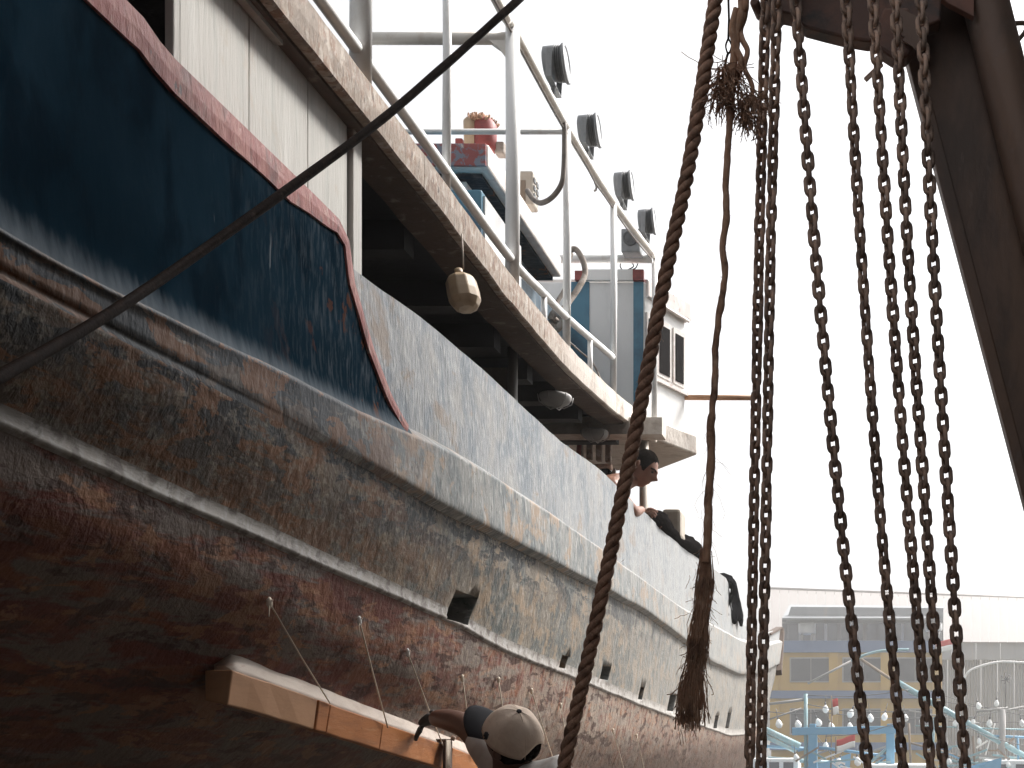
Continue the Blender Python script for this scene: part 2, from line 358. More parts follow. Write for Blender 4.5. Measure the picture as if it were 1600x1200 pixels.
M['skin2'] = mat('dark_tanned_skin', (0.12, 0.055, 0.036), 0.5, [((0.08, 0.036, 0.025), (14, 14, 14), 4, 0.5, 0.7, 0.6)])
M['hair'] = mat('short_black_hair', (0.012, 0.010, 0.009), 0.9, [], [((160, 160, 160), 3, 0.8, 0.006)], spec=0.0)
M['shirt'] = mat('white_cotton', (0.60, 0.57, 0.54), 0.85, [((0.44, 0.38, 0.33), (9, 9, 9), 4, 0.5, 0.68, 0.6)], [((9, 9, 6), 3, 0.5, 0.02)])
M['capcloth'] = mat('tan_cap_cloth', (0.74, 0.60, 0.49), 0.85, [((0.58, 0.44, 0.34), (14, 14, 14), 5, 0.48, 0.66, 0.7), ((0.06, 0.04, 0.035), (55, 55, 55), 2, 0.735, 0.75, 0.8)], [((60, 60, 60), 3, 0.2, 0.002), ((12, 12, 12), 3, 0.35, 0.01)])
M['visor'] = mat('charcoal_visor', (0.04, 0.04, 0.044), 0.85, spec=0.1)
M['trousers'] = mat('dark_trousers', (0.025, 0.027, 0.033), 0.85, [], [((8, 8, 8), 3, 0.5, 0.02)])
M['glove'] = mat('dark_glove', (0.022, 0.018, 0.016), 0.7)
M['tarp'] = mat('black_tarpaulin', (0.007, 0.006, 0.006), 0.75, [((0.018, 0.016, 0.016), (6, 4, 6), 4, 0.5, 0.7, 0.8)], [((18, 5, 18), 4, 0.7, 0.03)], spec=0.0)
M['beige'] = mat('beige_paint', (0.42, 0.37, 0.31), 0.55, [((0.32, 0.26, 0.2), (12, 12, 8), 4, 0.5, 0.68, 0.7)])
def vary(m, lo, hi):
    """each object of this material a little lighter or darker than the next"""
    N = m.node_tree.nodes; L = m.node_tree.links; bs = N['Principled BSDF']; src = bs.inputs['Base Color'].links[0].from_socket
    oi = N.new('ShaderNodeObjectInfo'); mr = N.new('ShaderNodeMapRange'); mr.inputs['To Min'].default_value = lo; mr.inputs['To Max'].default_value = hi
    hs = N.new('ShaderNodeHueSaturation'); L.new(oi.outputs['Random'], mr.inputs['Value']); L.new(mr.outputs[0], hs.inputs['Value']); L.new(src, hs.inputs['Color']); L.new(hs.outputs[0], bs.inputs['Base Color'])
vary(M['rust'], 0.6, 1.3); vary(M['fascia'], 0.85, 1.1); vary(M['whitewall'], 0.9, 1.05)
# background
M['yellow'] = mat('ochre_wall', (0.46, 0.28, 0.05), 0.8, [((0.38, 0.23, 0.05), (0.6, 0.6, 0.4), 4, 0.5, 0.7, 0.7)])
M['blueband'] = mat('blue_wall_band', (0.10, 0.16, 0.28), 0.8, [((0.07, 0.12, 0.22), (0.6, 0.6, 0.6), 4, 0.5, 0.7, 0.7)])
M['greysheet'] = mat('grey_sheeting', (0.27, 0.285, 0.30), 0.6, [((0.22, 0.23, 0.25), (1.5, 1.5, 0.15), 4, 0.5, 0.7, 0.7), ((0.33, 0.30, 0.27), (2, 2, 0.2), 4, 0.6, 0.72, 0.6)])
M['roofsheet'] = mat('pale_roof_sheeting', (0.20, 0.18, 0.17), 0.5, [((0.17, 0.148, 0.138), (1.2, 0.1, 1), 4, 0.5, 0.7, 0.6)])
M['wglass'] = mat('far_window_glass', (0.06, 0.07, 0.085), 0.35, spec=0.2)
M['lightblue'] = mat('sky_blue_boat_paint', (0.12, 0.32, 0.50), 0.5, [((0.18, 0.38, 0.52), (2, 2, 2), 4, 0.5, 0.7, 0.7)])
M['teal'] = mat('pale_teal_paint', (0.20, 0.36, 0.40), 0.5, [((0.35, 0.42, 0.42), (3, 3, 3), 4, 0.5, 0.65, 0.7)])
M['greypole'] = mat('weathered_grey_pole', (0.32, 0.31, 0.30), 0.7)
M['wood'] = mat('weathered_wood', (0.20, 0.15, 0.11), 0.8, [((0.28, 0.23, 0.18), (3, 3, 3), 4, 0.5, 0.65, 0.7)])
M['bulb'] = mat('white_glass_bulb', (0.85, 0.85, 0.83), 0.1)
M['flagred'] = mat('flag_red', (0.55, 0.04, 0.035), 0.8)
M['flagwhite'] = mat('flag_white', (0.75, 0.74, 0.72), 0.8)
M['tank'] = mat('white_water_tank', (0.62, 0.62, 0.62), 0.4)
M['yard'] = mat('yard_dirt', (0.10, 0.08, 0.062), 0.9, [((0.06, 0.045, 0.035), (1.5, 1.5, 1.5), 6, 0.45, 0.65, 0.8), ((0.16, 0.14, 0.12), (6, 6, 6), 5, 0.55, 0.7, 0.6)], [((9, 9, 9), 6, 0.5, 0.03)])
M['shadehull'] = mat('dark_shading_hull', (0.035, 0.028, 0.024), 0.7, [((0.06, 0.04, 0.03), (3, 3, 3), 5, 0.5, 0.66, 0.7)], [((8, 8, 8), 4, 0.4, 0.02)])
M['water'] = mat('harbour_water', (0.05, 0.06, 0.055), 0.12, [], [((1.5, 2.2, 1), 4, 0.25, 0.08)])

# ------------------------------------------------------------------ ground and water
GZ = -1.72
SHADE_TOP = 7.0
g = MB()
g.box((0, -30, GZ - 1.0), (600, 108, 2.0))
structure(g.build('ground', M['yard']))
w = MB(); w.add([(-600, -200, -3.3), (600, -200, -3.3), (600, 900, -3.3), (-600, 900, -3.3)], [(0, 1, 2, 3)])
structure(w.build('water', M['water']))

# unseen hull added close by on the right to shade the boat's near side
shade_root = thing('shading_hull', 'tall unseen dark hull added beside the camera to shade the boat', 'fishing boat', loc=(3.2, -2, GZ))
b = MB(); rows = []
for Y in np.linspace(-11, 8.6, 30):
    k = min(1, (8.6 - Y) / 1.2) ** 0.5
    rows.append([(1.35 - 3.2 + (1 - k) * 1.6, Y, SHADE_TOP), (1.42 - 3.2 + (1 - k) * 1.6, Y, 2.6), (1.7 - 3.2 + (1 - k) * 1.4, Y, 1.4), (0.0, Y, 0.7), (2.0, Y, 1.4), (2.0, Y, SHADE_TOP)])
b.grid(rows, 0, True, close=True); b.build('hull', M['shadehull'], shade_root)
# ------------------------------------------------------------------ the fishing boat on the slip
boat = thing('fishing_boat', 'large weathered wooden fishing boat with dark blue quarter, grey sides and red bottom', 'fishing boat', loc=(-3.4, 5, GZ))
BM = Matrix.Translation((3.4, -5, -GZ))          # parts are modelled in world space
def part(mb, name, m, parent=None, bevel=0.0):
    o = mb.build(name, m, None, bevel)
    o.parent = parent if parent is not None else boat
    if parent is None: o.matrix_parent_inverse = BM
    return o

XE = -1.395                                       # plane of the deck edge and bulwark
YS = np.concatenate([np.arange(-6, 1, 0.25), np.arange(1, 7, 0.05), np.arange(7, 16.51, 0.1)])
def zcurve(pxs, X, before, after, w=9):
    k = [(FPX * X / (a - CXP), (CYP - b) / FPX * FPX * X / (a - CXP)) for a, b in pxs]
    return before + k + after
k_top = zcurve([(571, 437), (680, 512), (762, 584), (822, 640), (875, 689), (939, 734), (987, 782), (1055, 846), (1090, 870), (1136, 905)], XE,
               [(-6, 1.30), (1.5, 1.28)], [(10.35, 1.585), (10.75, 1.27), (12.05, 1.25), (14.5, 1.42), (16.5, 1.72)])
k_l1 = zcurve([(82, 398), (225, 471), (412, 561), (536, 629), (661, 680), (770, 741), (916, 839), (1067, 950), (1165, 1006)], -1.335,
              [(-6, 0.80)], [(14, 1.18), (16.5, 1.50)])
k_l1b = zcurve([(594, 734), (657, 771), (710, 801), (800, 846), (1000, 950), (1075, 1004), (1112, 1034), (1165, 1059)], -1.345,
               [(-6, 0.69), (1.5, 0.715)], [(14, 0.80), (16.5, 1.10)])
k_l2 = zcurve([(0, 655), (94, 700), (225, 760), (349, 816), (431, 846), (487, 875), (637, 939), (724, 976), (787, 1014), (900, 1059), (1000, 1100), (1049, 1119), (1165, 1149)], -1.425,
              [(-6, 0.58)], [(14, 0.02), (16.5, 0.2)])
k_t = [(-6, 0.36), (1.0, 0.27), (1.9, 0.21), (2.47, 0.158), (3.71, -0.035), (4.09, -0.098), (6.1, -0.31), (12, -0.60), (16.5, -0.6)]
z_top = sm_interp(k_top, YS, 7); z_l1 = sm_interp(k_l1, YS, 9); z_l1b = sm_interp(k_l1b, YS, 9); z_l2 = sm_interp(k_l2, YS, 9); z_t = sm_interp(k_t, YS, 9)
def rake(Y, z):
    if Y <= 8: return Y
    ye = np.interp(z, [-1.0, -0.4, 0.65, 1.7], [11.2, 12.8, 14.9, 16.5])
    return 8 + (Y - 8) * (ye - 8) / 8.5
def wob(y, z, a=0.006, s=2.2):
    return a * mnoise.noise((y * s, z * s * 1.5, 3.1)) + a * 0.4 * mnoise.noise((y * s * 5, z * s * 5, 7.7))

XT = -1.52                                        # outer face of the timber under the side
def section(i):
    zt, z1, z1b, z2 = z_t[i], z_l1[i], z_l1b[i], z_l2[i]
    k = min(1, max(0, (YS[i] - 1.7) / 1.7)); k = k * k * (3 - 2 * k); xs = -1.341 - 0.024 * k      # side plane just under the wale
    xw = -1.333 + 0.004 * k
    p = [(-1.41, z1 + 0.036, 1), (-1.384, z1 + 0.030, 1), (-1.345, z1 + 0.003, 1), (-1.341, z1 - 0.001, 1), (xw, z1 - 0.010, 1), (xw, z1 - 0.018, 1)]
    p += [(xw - (0.010 * (1 - k)) * t, z1 - (z1 - z1b) * t, 1) for t in (0.22, 0.45, 0.7, 0.9)]
    p += [(xw - 0.001 - 0.010 * (1 - k), z1b + 0.008, 1), (xw - 0.005 - 0.008 * (1 - k), z1b + 0.001, 1), (xs + 0.004, z1b - 0.012, 1), (xs, z1b - 0.020, 2)]
    zb = z1b - 0.020
    for t in (0.12, 0.25, 0.4, 0.55, 0.7, 0.85, 0.94):
        zz = zb + (z2 + 0.020 - zb) * t
        p.append((xs - (1.428 + xs) * t ** 1.3, zz, 2))
    p += [(-1.426, z2 + 0.009, 3), (-1.4225, z2 + 0.004, 3), (-1.4225, z2 - 0.001, 3), (-1.426, z2 - 0.006, 3), (-1.431, z2 - 0.010, 3)]
    a = Vector((-1.433, z2 - 0.014)); b = Vector((XT - 0.035, zt + 0.055)); m_ = (a + b) / 2 + Vector((0.016, -0.008))
    q_ = min(1, max(0, (YS[i] - 1.9) / 0.9)); q_ = q_ * q_ * (3 - 2 * q_)
    b = b.lerp(Vector((XT - 0.10, zt + 0.02)), 1 - q_)
    c = Vector((XT - 0.30, zt - 0.14)).lerp(Vector((XT - 0.095, zt - 0.09)), q_); d = Vector((-2.25, zt - 0.48)); e = Vector((-3.38, min(zt - 0.65, -0.78)))
    cs = [q.to_2d() for q in spline([v.to_3d() for v in (a, m_, b, c, d, e)], 5)]
    for q in cs: p.append((q.x, q.y, 4))
    return p
rows = []; mids = None
for i, Y in enumerate(YS):
    sec = section(i)
    if mids is None: mids = [s[2] - 1 for s in sec]
    r = []
    for (x, z, m) in sec:
        yy = rake(Y, z)
        r.append((x + wob(Y, z), yy, z + wob(Y + 40, z, 0.004)))
    # port side, mirrored about the keel line
    for (x, z, m) in reversed(sec[:-1]): r.append((-6.8 - x, rake(Y, z), z))
    rows.append(r)
nsec = len(mids)
def seg_mat(k):
    if k < nsec - 1: return mids[k + 1] if mids[k + 1] != mids[k] and mids[k + 1] > mids[k] else mids[k]
    return mids[max(0, 2 * nsec - 3 - k)]
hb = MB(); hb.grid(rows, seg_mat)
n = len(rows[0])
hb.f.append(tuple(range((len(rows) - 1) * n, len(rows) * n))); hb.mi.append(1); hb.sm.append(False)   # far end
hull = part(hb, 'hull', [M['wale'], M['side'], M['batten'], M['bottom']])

bw = MB(); rows = []
for i, Y in enumerate(YS):
    zt, z1 = z_top[i], z_l1[i] - 0.01; r = []
    for t in (0, 0.05, 0.2, 0.4, 0.6, 0.8, 1.0):
        z = z1 + (zt - z1) * t
        r.append((XE + 0.006 - 0.006 * t + wob(Y, z + 9, 0.004), rake(Y, z), z + (wob(Y, 2, 0.004) if t == 1 else 0)))
    rows.append(r)
bw.grid(rows, 0, True)
inn = [[(XE - 0.05, r[0][1], r[0][2]), (XE - 0.05, r[-1][1], r[-1][2] - 0.003)] for r in rows]; bw.grid(inn, 0, True)
bw.grid([[r[-1] for r in rows], [(r[-1][0] - 0.012, r[-1][1], r[-1][2] + 0.006) for r in rows], [r[1] for r in inn]], 0, False)
e = rows[-1]; bw.add(e + [inn[-1][1], inn[-1][0]], [tuple(range(len(e) + 2))])
bulwark = part(bw, 'bulwark', M['bulwark'])
bwp = MB(); rows = []
for i, Y in enumerate(YS[::3]):
    j = i * 3; zt, z1 = z_top[j], z_l1[j] - 0.01
    rows.append([(-6.8 - XE, rake(Y, z1), z1), (-6.8 - XE, rake(Y, zt), zt), (-6.8 - XE + 0.05, rake(Y, zt), zt), (-6.8 - XE + 0.05, rake(Y, z1), z1)])
bwp.grid(rows, 0, True, close=True); part(bwp, 'bulwark', M['bulwark'])
md = MB(); md.box((-3.4, 3.0, 0.42), (2.9, 17, 0.05)); part(md, 'main_deck', M['lip'])
tr = MB()                                        # dark stem edging at the far end
tr.bar((XE + 0.012, rake(16.5, 1.70) + 0.03, 1.70), (-1.33, rake(16.5, 0.95) + 0.03, 0.95), 0.09, 0.09, (0, 1, 0)); part(tr, 'stem_edging', M['lip'])
tr = MB(); tr.bar((XE - 0.02, 14.6, 1.45), (XE - 0.02, 16.5, 1.745), 0.10, 0.03); part(tr, 'rail_edging', M['lip'])

# scupper holes cut through the side
holes = [(730, 950, 34, 46, 0.16), (888, 1034, 9, 20, 0.10), (951, 1051, 13, 22, 0.12), (1007, 1083, 6, 20, 0.14), (1053, 1098, 9, 26, 0.2), (1122, 1128, 5, 20, 0.2), (1140, 1126, 5, 24, 0.2)]
cut = MB()
for (a, b, wpx, hpx, dep) in holes:
    c = PX(a, b, -1.40); sx = c.y / FPX
    ww = wpx * sx * (c.y / 1.42); hh = hpx * sx          # length along the hull, height
    lean = 0.35 * hh
    poly = [(-1.2, c.y - ww / 2 + lean / 2, c.z + hh / 2), (-1.2, c.y + ww / 2 + lean / 2, c.z + hh / 2), (-1.2, c.y + ww / 2 - lean / 2, c.z - hh / 2), (-1.2, c.y - ww / 2 - lean / 2, c.z - hh / 2)]
    cut.prism(poly, (-0.5, 0, 0))
cutter = cut.build('cutter', M['dark'])
sol = hull.modifiers.new('bool', 'BOOLEAN'); sol.object = cutter; sol.operation = 'DIFFERENCE'; sol.solver = 'EXACT'; sol.use_self = False
bpy.context.view_layer.update()
try:
    bake(hull)
finally:
    bpy.data.objects.remove(cutter)

# blue quarter panel with its flared foot
YE = [(1.328, 2.64), (1.29, 2.663), (1.19, 2.69), (1.058, 2.786), (0.962, 2.889), (0.899, 2.996), (0.86, 3.05)]
def yend(z): return float(np.interp(-z, [-a for a, b in YE], [b for a, b in YE]))
def ptop(Y): return float(np.interp(Y, [-6, 1.93, 1.965, 2.5, 2.7], [1.40, 1.338, 1.318, 1.320, 1.318]))
def pbot(Y): return float(np.interp(Y, YS, z_l1)) - 0.012
def pX(t): return -1.356 + 0.008 * t + 0.012 * max(0, (t - 0.86) / 0.14) ** 1.3
us = list(np.linspace(0, 1, 26) ** 1.0) ; 
rows = []
for u in list(np.linspace(0, 0.55, 12)[:-1]) + list(np.linspace(0.55, 1.0, 40)):
    r = []
    for t in [k / 24 for k in range(25)]:
        Y = -6 + u * (2.6 + 6)
        for _ in range(3):
            z = ptop(Y) + (pbot(Y) - ptop(Y)) * t
            Y = -6 + u * (yend(z) + 6)
        r.append((pX(t) + wob(Y, z + 5, 0.005) * (1 - t ** 4), Y, z))
    rows.append(r)
back = [[(XE + 0.002, p[1], p[2]) for p in r] for r in rows]
pb = MB(); pb.grid(rows, 0, True); pb.grid(back, 0, False)
pb.grid([[r[0] for r in rows], [r[0] for r in back]], 0, False); pb.grid([[r[-1] for r in rows], [r[-1] for r in back]], 0, False); pb.grid([rows[-1], back[-1]], 0, False)
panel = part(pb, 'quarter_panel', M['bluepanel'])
wa = panel.data.attributes.new('wear_and_sheen', 'FLOAT', 'POINT'); nf = len(rows) * 25  # strength of the painted highlight, rising to the lower edge
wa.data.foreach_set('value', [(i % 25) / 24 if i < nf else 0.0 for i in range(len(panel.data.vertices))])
# red cap along the top of the panel and down its end
path = [(Y, ptop(Y)) for Y in list(np.linspace(-6, 1.5, 8)) + list(np.linspace(1.6, 2.62, 24))]
path += [(yend(z) + 0.004, z) for z in np.linspace(1.29, 0.905, 24)]
rows = []
for k, (Y, z) in enumerate(path):
    a = Vector(path[max(k - 1, 0)]); b = Vector(path[min(k + 1, len(path) - 1)])
    d = (b - a).normalized(); nrm = Vector((d.y, -d.x))          # towards the panel
    if nrm.y > 0 and k < 30: nrm = -nrm
    if k >= 30 and nrm.x > 0: nrm = -nrm
    wd = 0.070 if k < 26 else max(0.030, 0.070 - (k - 26) * 0.006)
    wd += 0.006 * mnoise.noise((Y * 9, z * 9, 1))
    tt = (ptop(min(Y, 2.6)) - z) / 0.45
    xo = pX(max(0, min(1, tt))) + 0.007
    i_ = Vector((Y, z)) + nrm * wd
    o_ = Vector((Y, z)) - nrm * 0.004
    rows.append([(xo - 0.012, i_.x, i_.y), (xo, i_.x * 0.95 + o_.x * 0.05, i_.y * 0.95 + o_.y * 0.05), (xo + 0.001, (i_.x + o_.x) / 2, (i_.y + o_.y) / 2), (xo - 0.002, o_.x, o_.y), (xo - 0.012, o_.x, o_.y), (XE - 0.03 if k < 30 else XE + 0.004, o_.x, o_.y), (XE - 0.03 if k < 30 else XE + 0.004, i_.x, i_.y)])
rc = MB(); rc.grid(rows, 0, False, close=True); part(rc, 'rail_cap', M['redcap'])

# upper deck: slab, fascia boards, lip, beams
k_dk = [(-3, 1.86), (2.5, 1.84), (3.4, 1.835), (4.0, 1.81), (4.8, 1.825), (5.65, 1.905), (6.3, 1.995), (6.75, 2.07)]
YD = np.arange(-3, 6.76, 0.05); z_dk = sm_interp(k_dk, YD, 11)
def zd(Y): return float(np.interp(Y, YD, z_dk))
sl = MB(); rows = []
for Y in np.arange(-3, 6.76, 0.25):
    z = zd(Y); rows.append([(XE - 0.03, Y, z - 0.004), (-5.4, Y, z - 0.004), (-5.4, Y, z - 0.07), (XE - 0.03, Y, z - 0.07)])
sl.grid(rows, 0, False, close=True)
sl.f.append((0, 1, 2, 3)); sl.mi.append(0); sl.sm.append(False); e = (len(rows) - 1) * 4
sl.f.append((e, e + 1, e + 2, e + 3)); sl.mi.append(0); sl.sm.append(False)
deck = part(sl, 'upper_deck', M['dark'])
segs = [(-3, 0.4), (0.403, 2.05), (2.053, 3.22), (3.223, 4.42), (4.423, 5.7), (5.703, 6.79)]
for (y0, y1) in segs:
    rows = []
    for Y in np.linspace(y0, y1, max(4, int((y1 - y0) / 0.05))):
        z = zd(min(Y, 6.75)); h = 0.118
        zb = z - h + 0.006 * mnoise.noise((Y * 7, 0, 2)); zt_ = z + 0.004 * mnoise.noise((Y * 9, 1, 2))
        xo = XE + 0.003 * mnoise.noise((Y * 11, 5, 2))
        rows.append([(xo, Y, zt_ - 0.005), (xo - 0.006, Y, zt_), (XE - 0.028, Y, zt_), (XE - 0.028, Y, zb), (xo - 0.006, Y, zb), (xo, Y, zb + 0.006), (xo + 0.002, Y, (zb + zt_) / 2)])
    f = MB(); f.grid(rows, 0, False, close=True)
    nn = 7; f.f.append(tuple(range(nn))); f.mi.append(0); f.sm.append(False)
    f.f.append(tuple(range((len(rows) - 1) * nn, len(rows) * nn))); f.mi.append(0); f.sm.append(False)
    part(f, 'fascia_board', M['fascia'])
for (y0, y1, dz) in ((-3, 2.2, 0), (2.205, 5.1, 0), (5.105, 6.7, 0)):
    rows = []
    for Y in np.linspace(y0, y1, max(4, int((y1 - y0) / 0.1))):
        z = zd(Y); wv = 0.006 * mnoise.noise((Y * 6, 3, 8))
        rows.append([(XE - 0.03, Y, z - 0.072), (XE - 0.15, Y, z - 0.072), (XE - 0.145 + wv, Y, z - 0.132 + wv), (XE - 0.03, Y, z - 0.126 + wv)])
    f = MB(); f.grid(rows, 0, False, close=True)
    f.f.append((0, 1, 2, 3)); f.mi.append(0); f.sm.append(False); e = (len(rows) - 1) * 4
    f.f.append((e, e + 1, e + 2, e + 3)); f.mi.append(0); f.sm.append(False)
    part(f, 'edge_beam', M['lip'])
for Y in np.arange(1.0, 6.6, 0.42):
    b = MB(); b.box((-3.45, Y, zd(Y) - 0.125), (3.75, 0.075, 0.10)); part(b, 'deck_beam', M['dark'])

# posts and rails of the upper deck
posts = [(563, 0.030, 2.78), (697, 0.0145, 2.77), (800, 0.028, 2.785), (885, 0.0185, 2.83), (958, 0.0185, 2.94), (1022, 0.019, 3.16)]
for (px, r, zt_) in posts:
    xo = XE - 0.045; Y = FPX * xo / (px - CXP)
    b = MB(); b.tube([(xo, Y, zd(min(Y, 6.7)) - 0.02), (xo + 0.004, Y, (zd(min(Y, 6.7)) + zt_ * xo / XE) / 2), (xo + 0.002, Y, zt_ * xo / XE)], r, 14); part(b, 'post', M['white'])
XR = XE - 0.045
KR = XR / XE
def kr(pts_): return [(a, b_ * KR, c * KR) for a, b_, c in pts_]
tr_pts = kr([(XR, -1, 2.75), (XR, 2.8, 2.76), (XR, 3.85, 2.77), (XR, 4.03, 2.785), (XR, 4.77, 2.825), (XR, 5.62, 2.93), (XR, 6.70, 3.14)])
b = MB(); b.tube(spline(tr_pts, 6), 0.021, 12); part(b, 'top_rail', M['creamrail'])
lr_pts = kr([(XR, 0, 1.90), (XR, 2.82, 1.878), (XR, 3.46, 1.870), (XR, 4.03, 1.868), (XR, 4.4, 1.905), (XR, 4.77, 1.945), (XR, 5.60, 2.075)])
b = MB(); b.tube(spline(lr_pts, 6), 0.0185, 12); part(b, 'lower_rail', M['white'])
for (px) in (850, 922):
    Y = FPX * XR / (px - CXP); zl = float(np.interp(Y, [p[1] for p in lr_pts], [p[2] for p in lr_pts]))
    b = MB(); b.tube([(XR, Y, zd(Y) - 0.03), (XR, Y, zl)], 0.013, 10); part(b, 'rail_stub', M['white'])
b = MB(); b.tube(kr([(XR, 4.03, 2.745), (-2.05, 4.03, 2.745)]), 0.0225, 12); part(b, 'cross_bar', M['creamrail'])
b = MB(); b.tube(kr([(-2.05, 4.03, 2.76), (-2.05, 4.03, 1.8)]), 0.024, 12); part(b, 'post', M['white'])
b = MB(); b.tube(kr([(XR, 4.77, 2.815), (-3.2, 4.77, 2.815)]), 0.0125, 10); part(b, 'cross_bar', M['white'])
b = MB(); b.tube(kr([(XR, 6.66, 3.105), (-3.2, 6.66, 3.105)]), 0.030, 12); part(b, 'cross_bar', M['white'])
b = MB(); b.prism(kr([(XR, 4.015, 2.76), (XR - 0.10, 4.015, 2.735), (XR - 0.05, 4.015, 2.70), (XR, 4.015, 2.63)]), (0, 0.03, 0)); part(b, 'weld_gusset', M['creamrail'])

# white deckhouse wall behind the quarter and its corner post
b = MB()
for k, (y0, y1) in enumerate(((2.175, 2.4185), (2.420, 2.6725), (2.674, 2.876))):
    o = MB().box((-1.475, (y0 + y1) / 2, 1.46), (0.03, y1 - y0, 0.66)); part(o, 'wall_board', M['whitewall'], None, 0.003)
b = MB(); b.box((-1.47, 2.91, 1.44), (0.045, 0.05, 0.64)); part(b, 'corner_post', M['whitewall'], None, 0.003)
b = MB(); b.box((-1.468, 2.163, 1.46), (0.02, 0.02, 0.66)); part(b, 'corner_board', M['whitewall'], None, 0.003)
b = MB(); b.box((-2.0, 1.0, 1.4), (0.04, 6, 0.9)); part(b, 'inner_wall', M['dark'])
b = MB(); b.box((-2.85, 4.3, 1.2), (0.04, 3.6, 1.5)); part(b, 'inner_wall', M['dark'])
b = MB(); b.bar((-1.448, 1.95, 1.716), (-1.448, 2.52, 1.714), 0.02, 0.028); part(b, 'trim_board', M['whitewall'])
# pillars, lamps and gear under the deck
b = MB(); b.tube([(-1.60, 4.62, 0.45), (-1.60, 4.62, 1.75)], 0.022, 10); part(b, 'pillar', M['greypole'])
b = MB(); b.box((-1.72, 4.75, 1.2), (0.16, 0.05, 1.0)); part(b, 'inner_frame', M['lip'])
b = MB(); b.tube([(-1.46, 6.70, 0.45), (-1.46, 6.70, 2.0)], 0.030, 14); part(b, 'pillar', M['beige'])
b = MB(); b.box((-2.0, 6.05, 1.815), (1.6, 0.12, 0.10)); part(b, 'crossbeam', M['fascia'])

# the cabin on the upper deck
b = MB(); p0 = P(763, 224, 5.0); hh = 0.119
b.box(((p0.x - 1.2 + p0.x) / 2, 5.6, p0.z - hh / 2), (1.2, 1.2, hh)); roof = part(b, 'cabin_roof', M['cabinpink'], None, 0.012)
b = MB(); b.box((p0.x - 0.6, 4.996, p0.z - hh / 2), (1.18, 0.012, hh - 0.012)); part(b, 'roof_end_board', M['peelred'])
b = MB(); b.box((p0.x - 0.65, 5.62, p0.z - hh - 0.012), (1.2, 1.14, 0.02)); part(b, 'roof_soffit', M['blue'])
b = MB(); b.box((-2.55, 6.0, 2.3), (1.1, 1.75, 0.92)); part(b, 'cabin_wall', M['cabingrey'], None, 0.006)
b = MB(); b.box((-2.30, 5.10, 2.36), (0.20, 0.06, 0.75)); part(b, 'cabin_corner', M['cabinblue'])
b = MB(); b.box((-2.07, 5.13, 2.40), (0.16, 0.10, 0.70)); part(b, 'cabin_jamb', M['cabinwhite'])
q = P(752, 295, 4.7); b = MB(); b.box((q.x - 0.19, 4.95, q.z - 0.30), (0.38, 0.5, 0.6)); part(b, 'locker', M['cabinblue'], None, 0.01)
b = MB(); b.box((q.x + 0.004, 4.97, q.z - 0.31), (0.01, 0.49, 0.58)); part(b, 'locker_side', M['cabinwhite'])
b = MB(); b.box((-1.992, 5.75, 2.42), (0.012, 0.10, 0.12)); part(b, 'hatch_cover', M['peelred'])
# wheelhouse
wh0 = [Vector((-2.6, 6.9, 0)), Vector((-1.502, 6.9, 0)), Vector((-1.300, 7.30, 0)), Vector((-1.62, 7.55, 0)), Vector((-2.6, 7.6, 0))]
b = MB(); b.prism([Vector((v.x, v.y, 2.02)) for v in wh0], (0, 0, 1.04)); wheelhouse = part(b, 'wheelhouse', M['cabinwhite'], None, 0.006)
def wpart(mb, name, m, bevel=0.0):
    o = mb.build(name, m, None, bevel); o.parent = wheelhouse; return o
def aft(px, py): return P(px, py, 6.9)
def stripe(x0, x1, y0, y1, m, name, dy=0.006):
    a = P(x0, y0, 6.9); c = P(x1, y1, 6.9)
    return wpart(MB().box(((a.x + c.x) / 2, 6.9 - dy / 2 - 0.001, (a.z + c.z) / 2), (abs(c.x - a.x), dy, abs(a.z - c.z))), name, m)
stripe(885, 921, 441, 660, M['cabinblue'], 'painted_panel')
stripe(990, 1005.5, 441, 628, M['cabinblue'], 'painted_panel')
stripe(914, 990, 424, 440.5, M['cabinwhite'], 'trim_board', 0.03)
stripe(900, 913.7, 426, 440.5, M['red'], 'trim_board', 0.03)
stripe(990.3, 1007, 424, 440.5, M['red'], 'trim_board', 0.03)
dside = (wh0[2] - wh0[1]).normalized(); nside = Vector((dside.y, -dside.x, 0))
Ls = (wh0[2] - wh0[1]).length
def sidebox(t0, t1, z0, z1, th, m, name, off=0.0, bevel=0.0):
    a = wh0[1] + dside * (t0 * Ls); c = wh0[1] + dside * (t1 * Ls)
    mid = (a + c) / 2 + nside * (th / 2 + off); rot = Matrix((dside, -nside, Vector((0, 0, 1)))).transposed()
    return wpart(MB().box((mid.x, mid.y, (z0 + z1) / 2), ((t1 - t0) * Ls, th, z1 - z0), rot), name, m, bevel)
b = MB(); b.prism([Vector((v.x, v.y, 2.962)) + Vector((0.03 if v.x > -2 else 0, 0, 0)) for v in [Vector((-2.6, 6.915, 0)), Vector((-1.51, 6.915, 0)), Vector((-1.285, 7.31, 0)), Vector((-1.6, 7.58, 0)), Vector((-2.6, 7.62, 0))]], (0, 0, 0.125))
wpart(b, 'roof_band', M['cabinpink'], 0.008)
b = MB(); b.tube([wh0[1] + Vector((0.02, -0.02, 2.955)), wh0[2] + Vector((0.03, 0, 2.955))], 0.011, 6); wpart(b, 'drip_moulding', M['cabinpink'])
sidebox(-0.02, 1.02, 2.425, 2.45, 0.02, M['cabinpink'], 'window_ledge', 0.002)
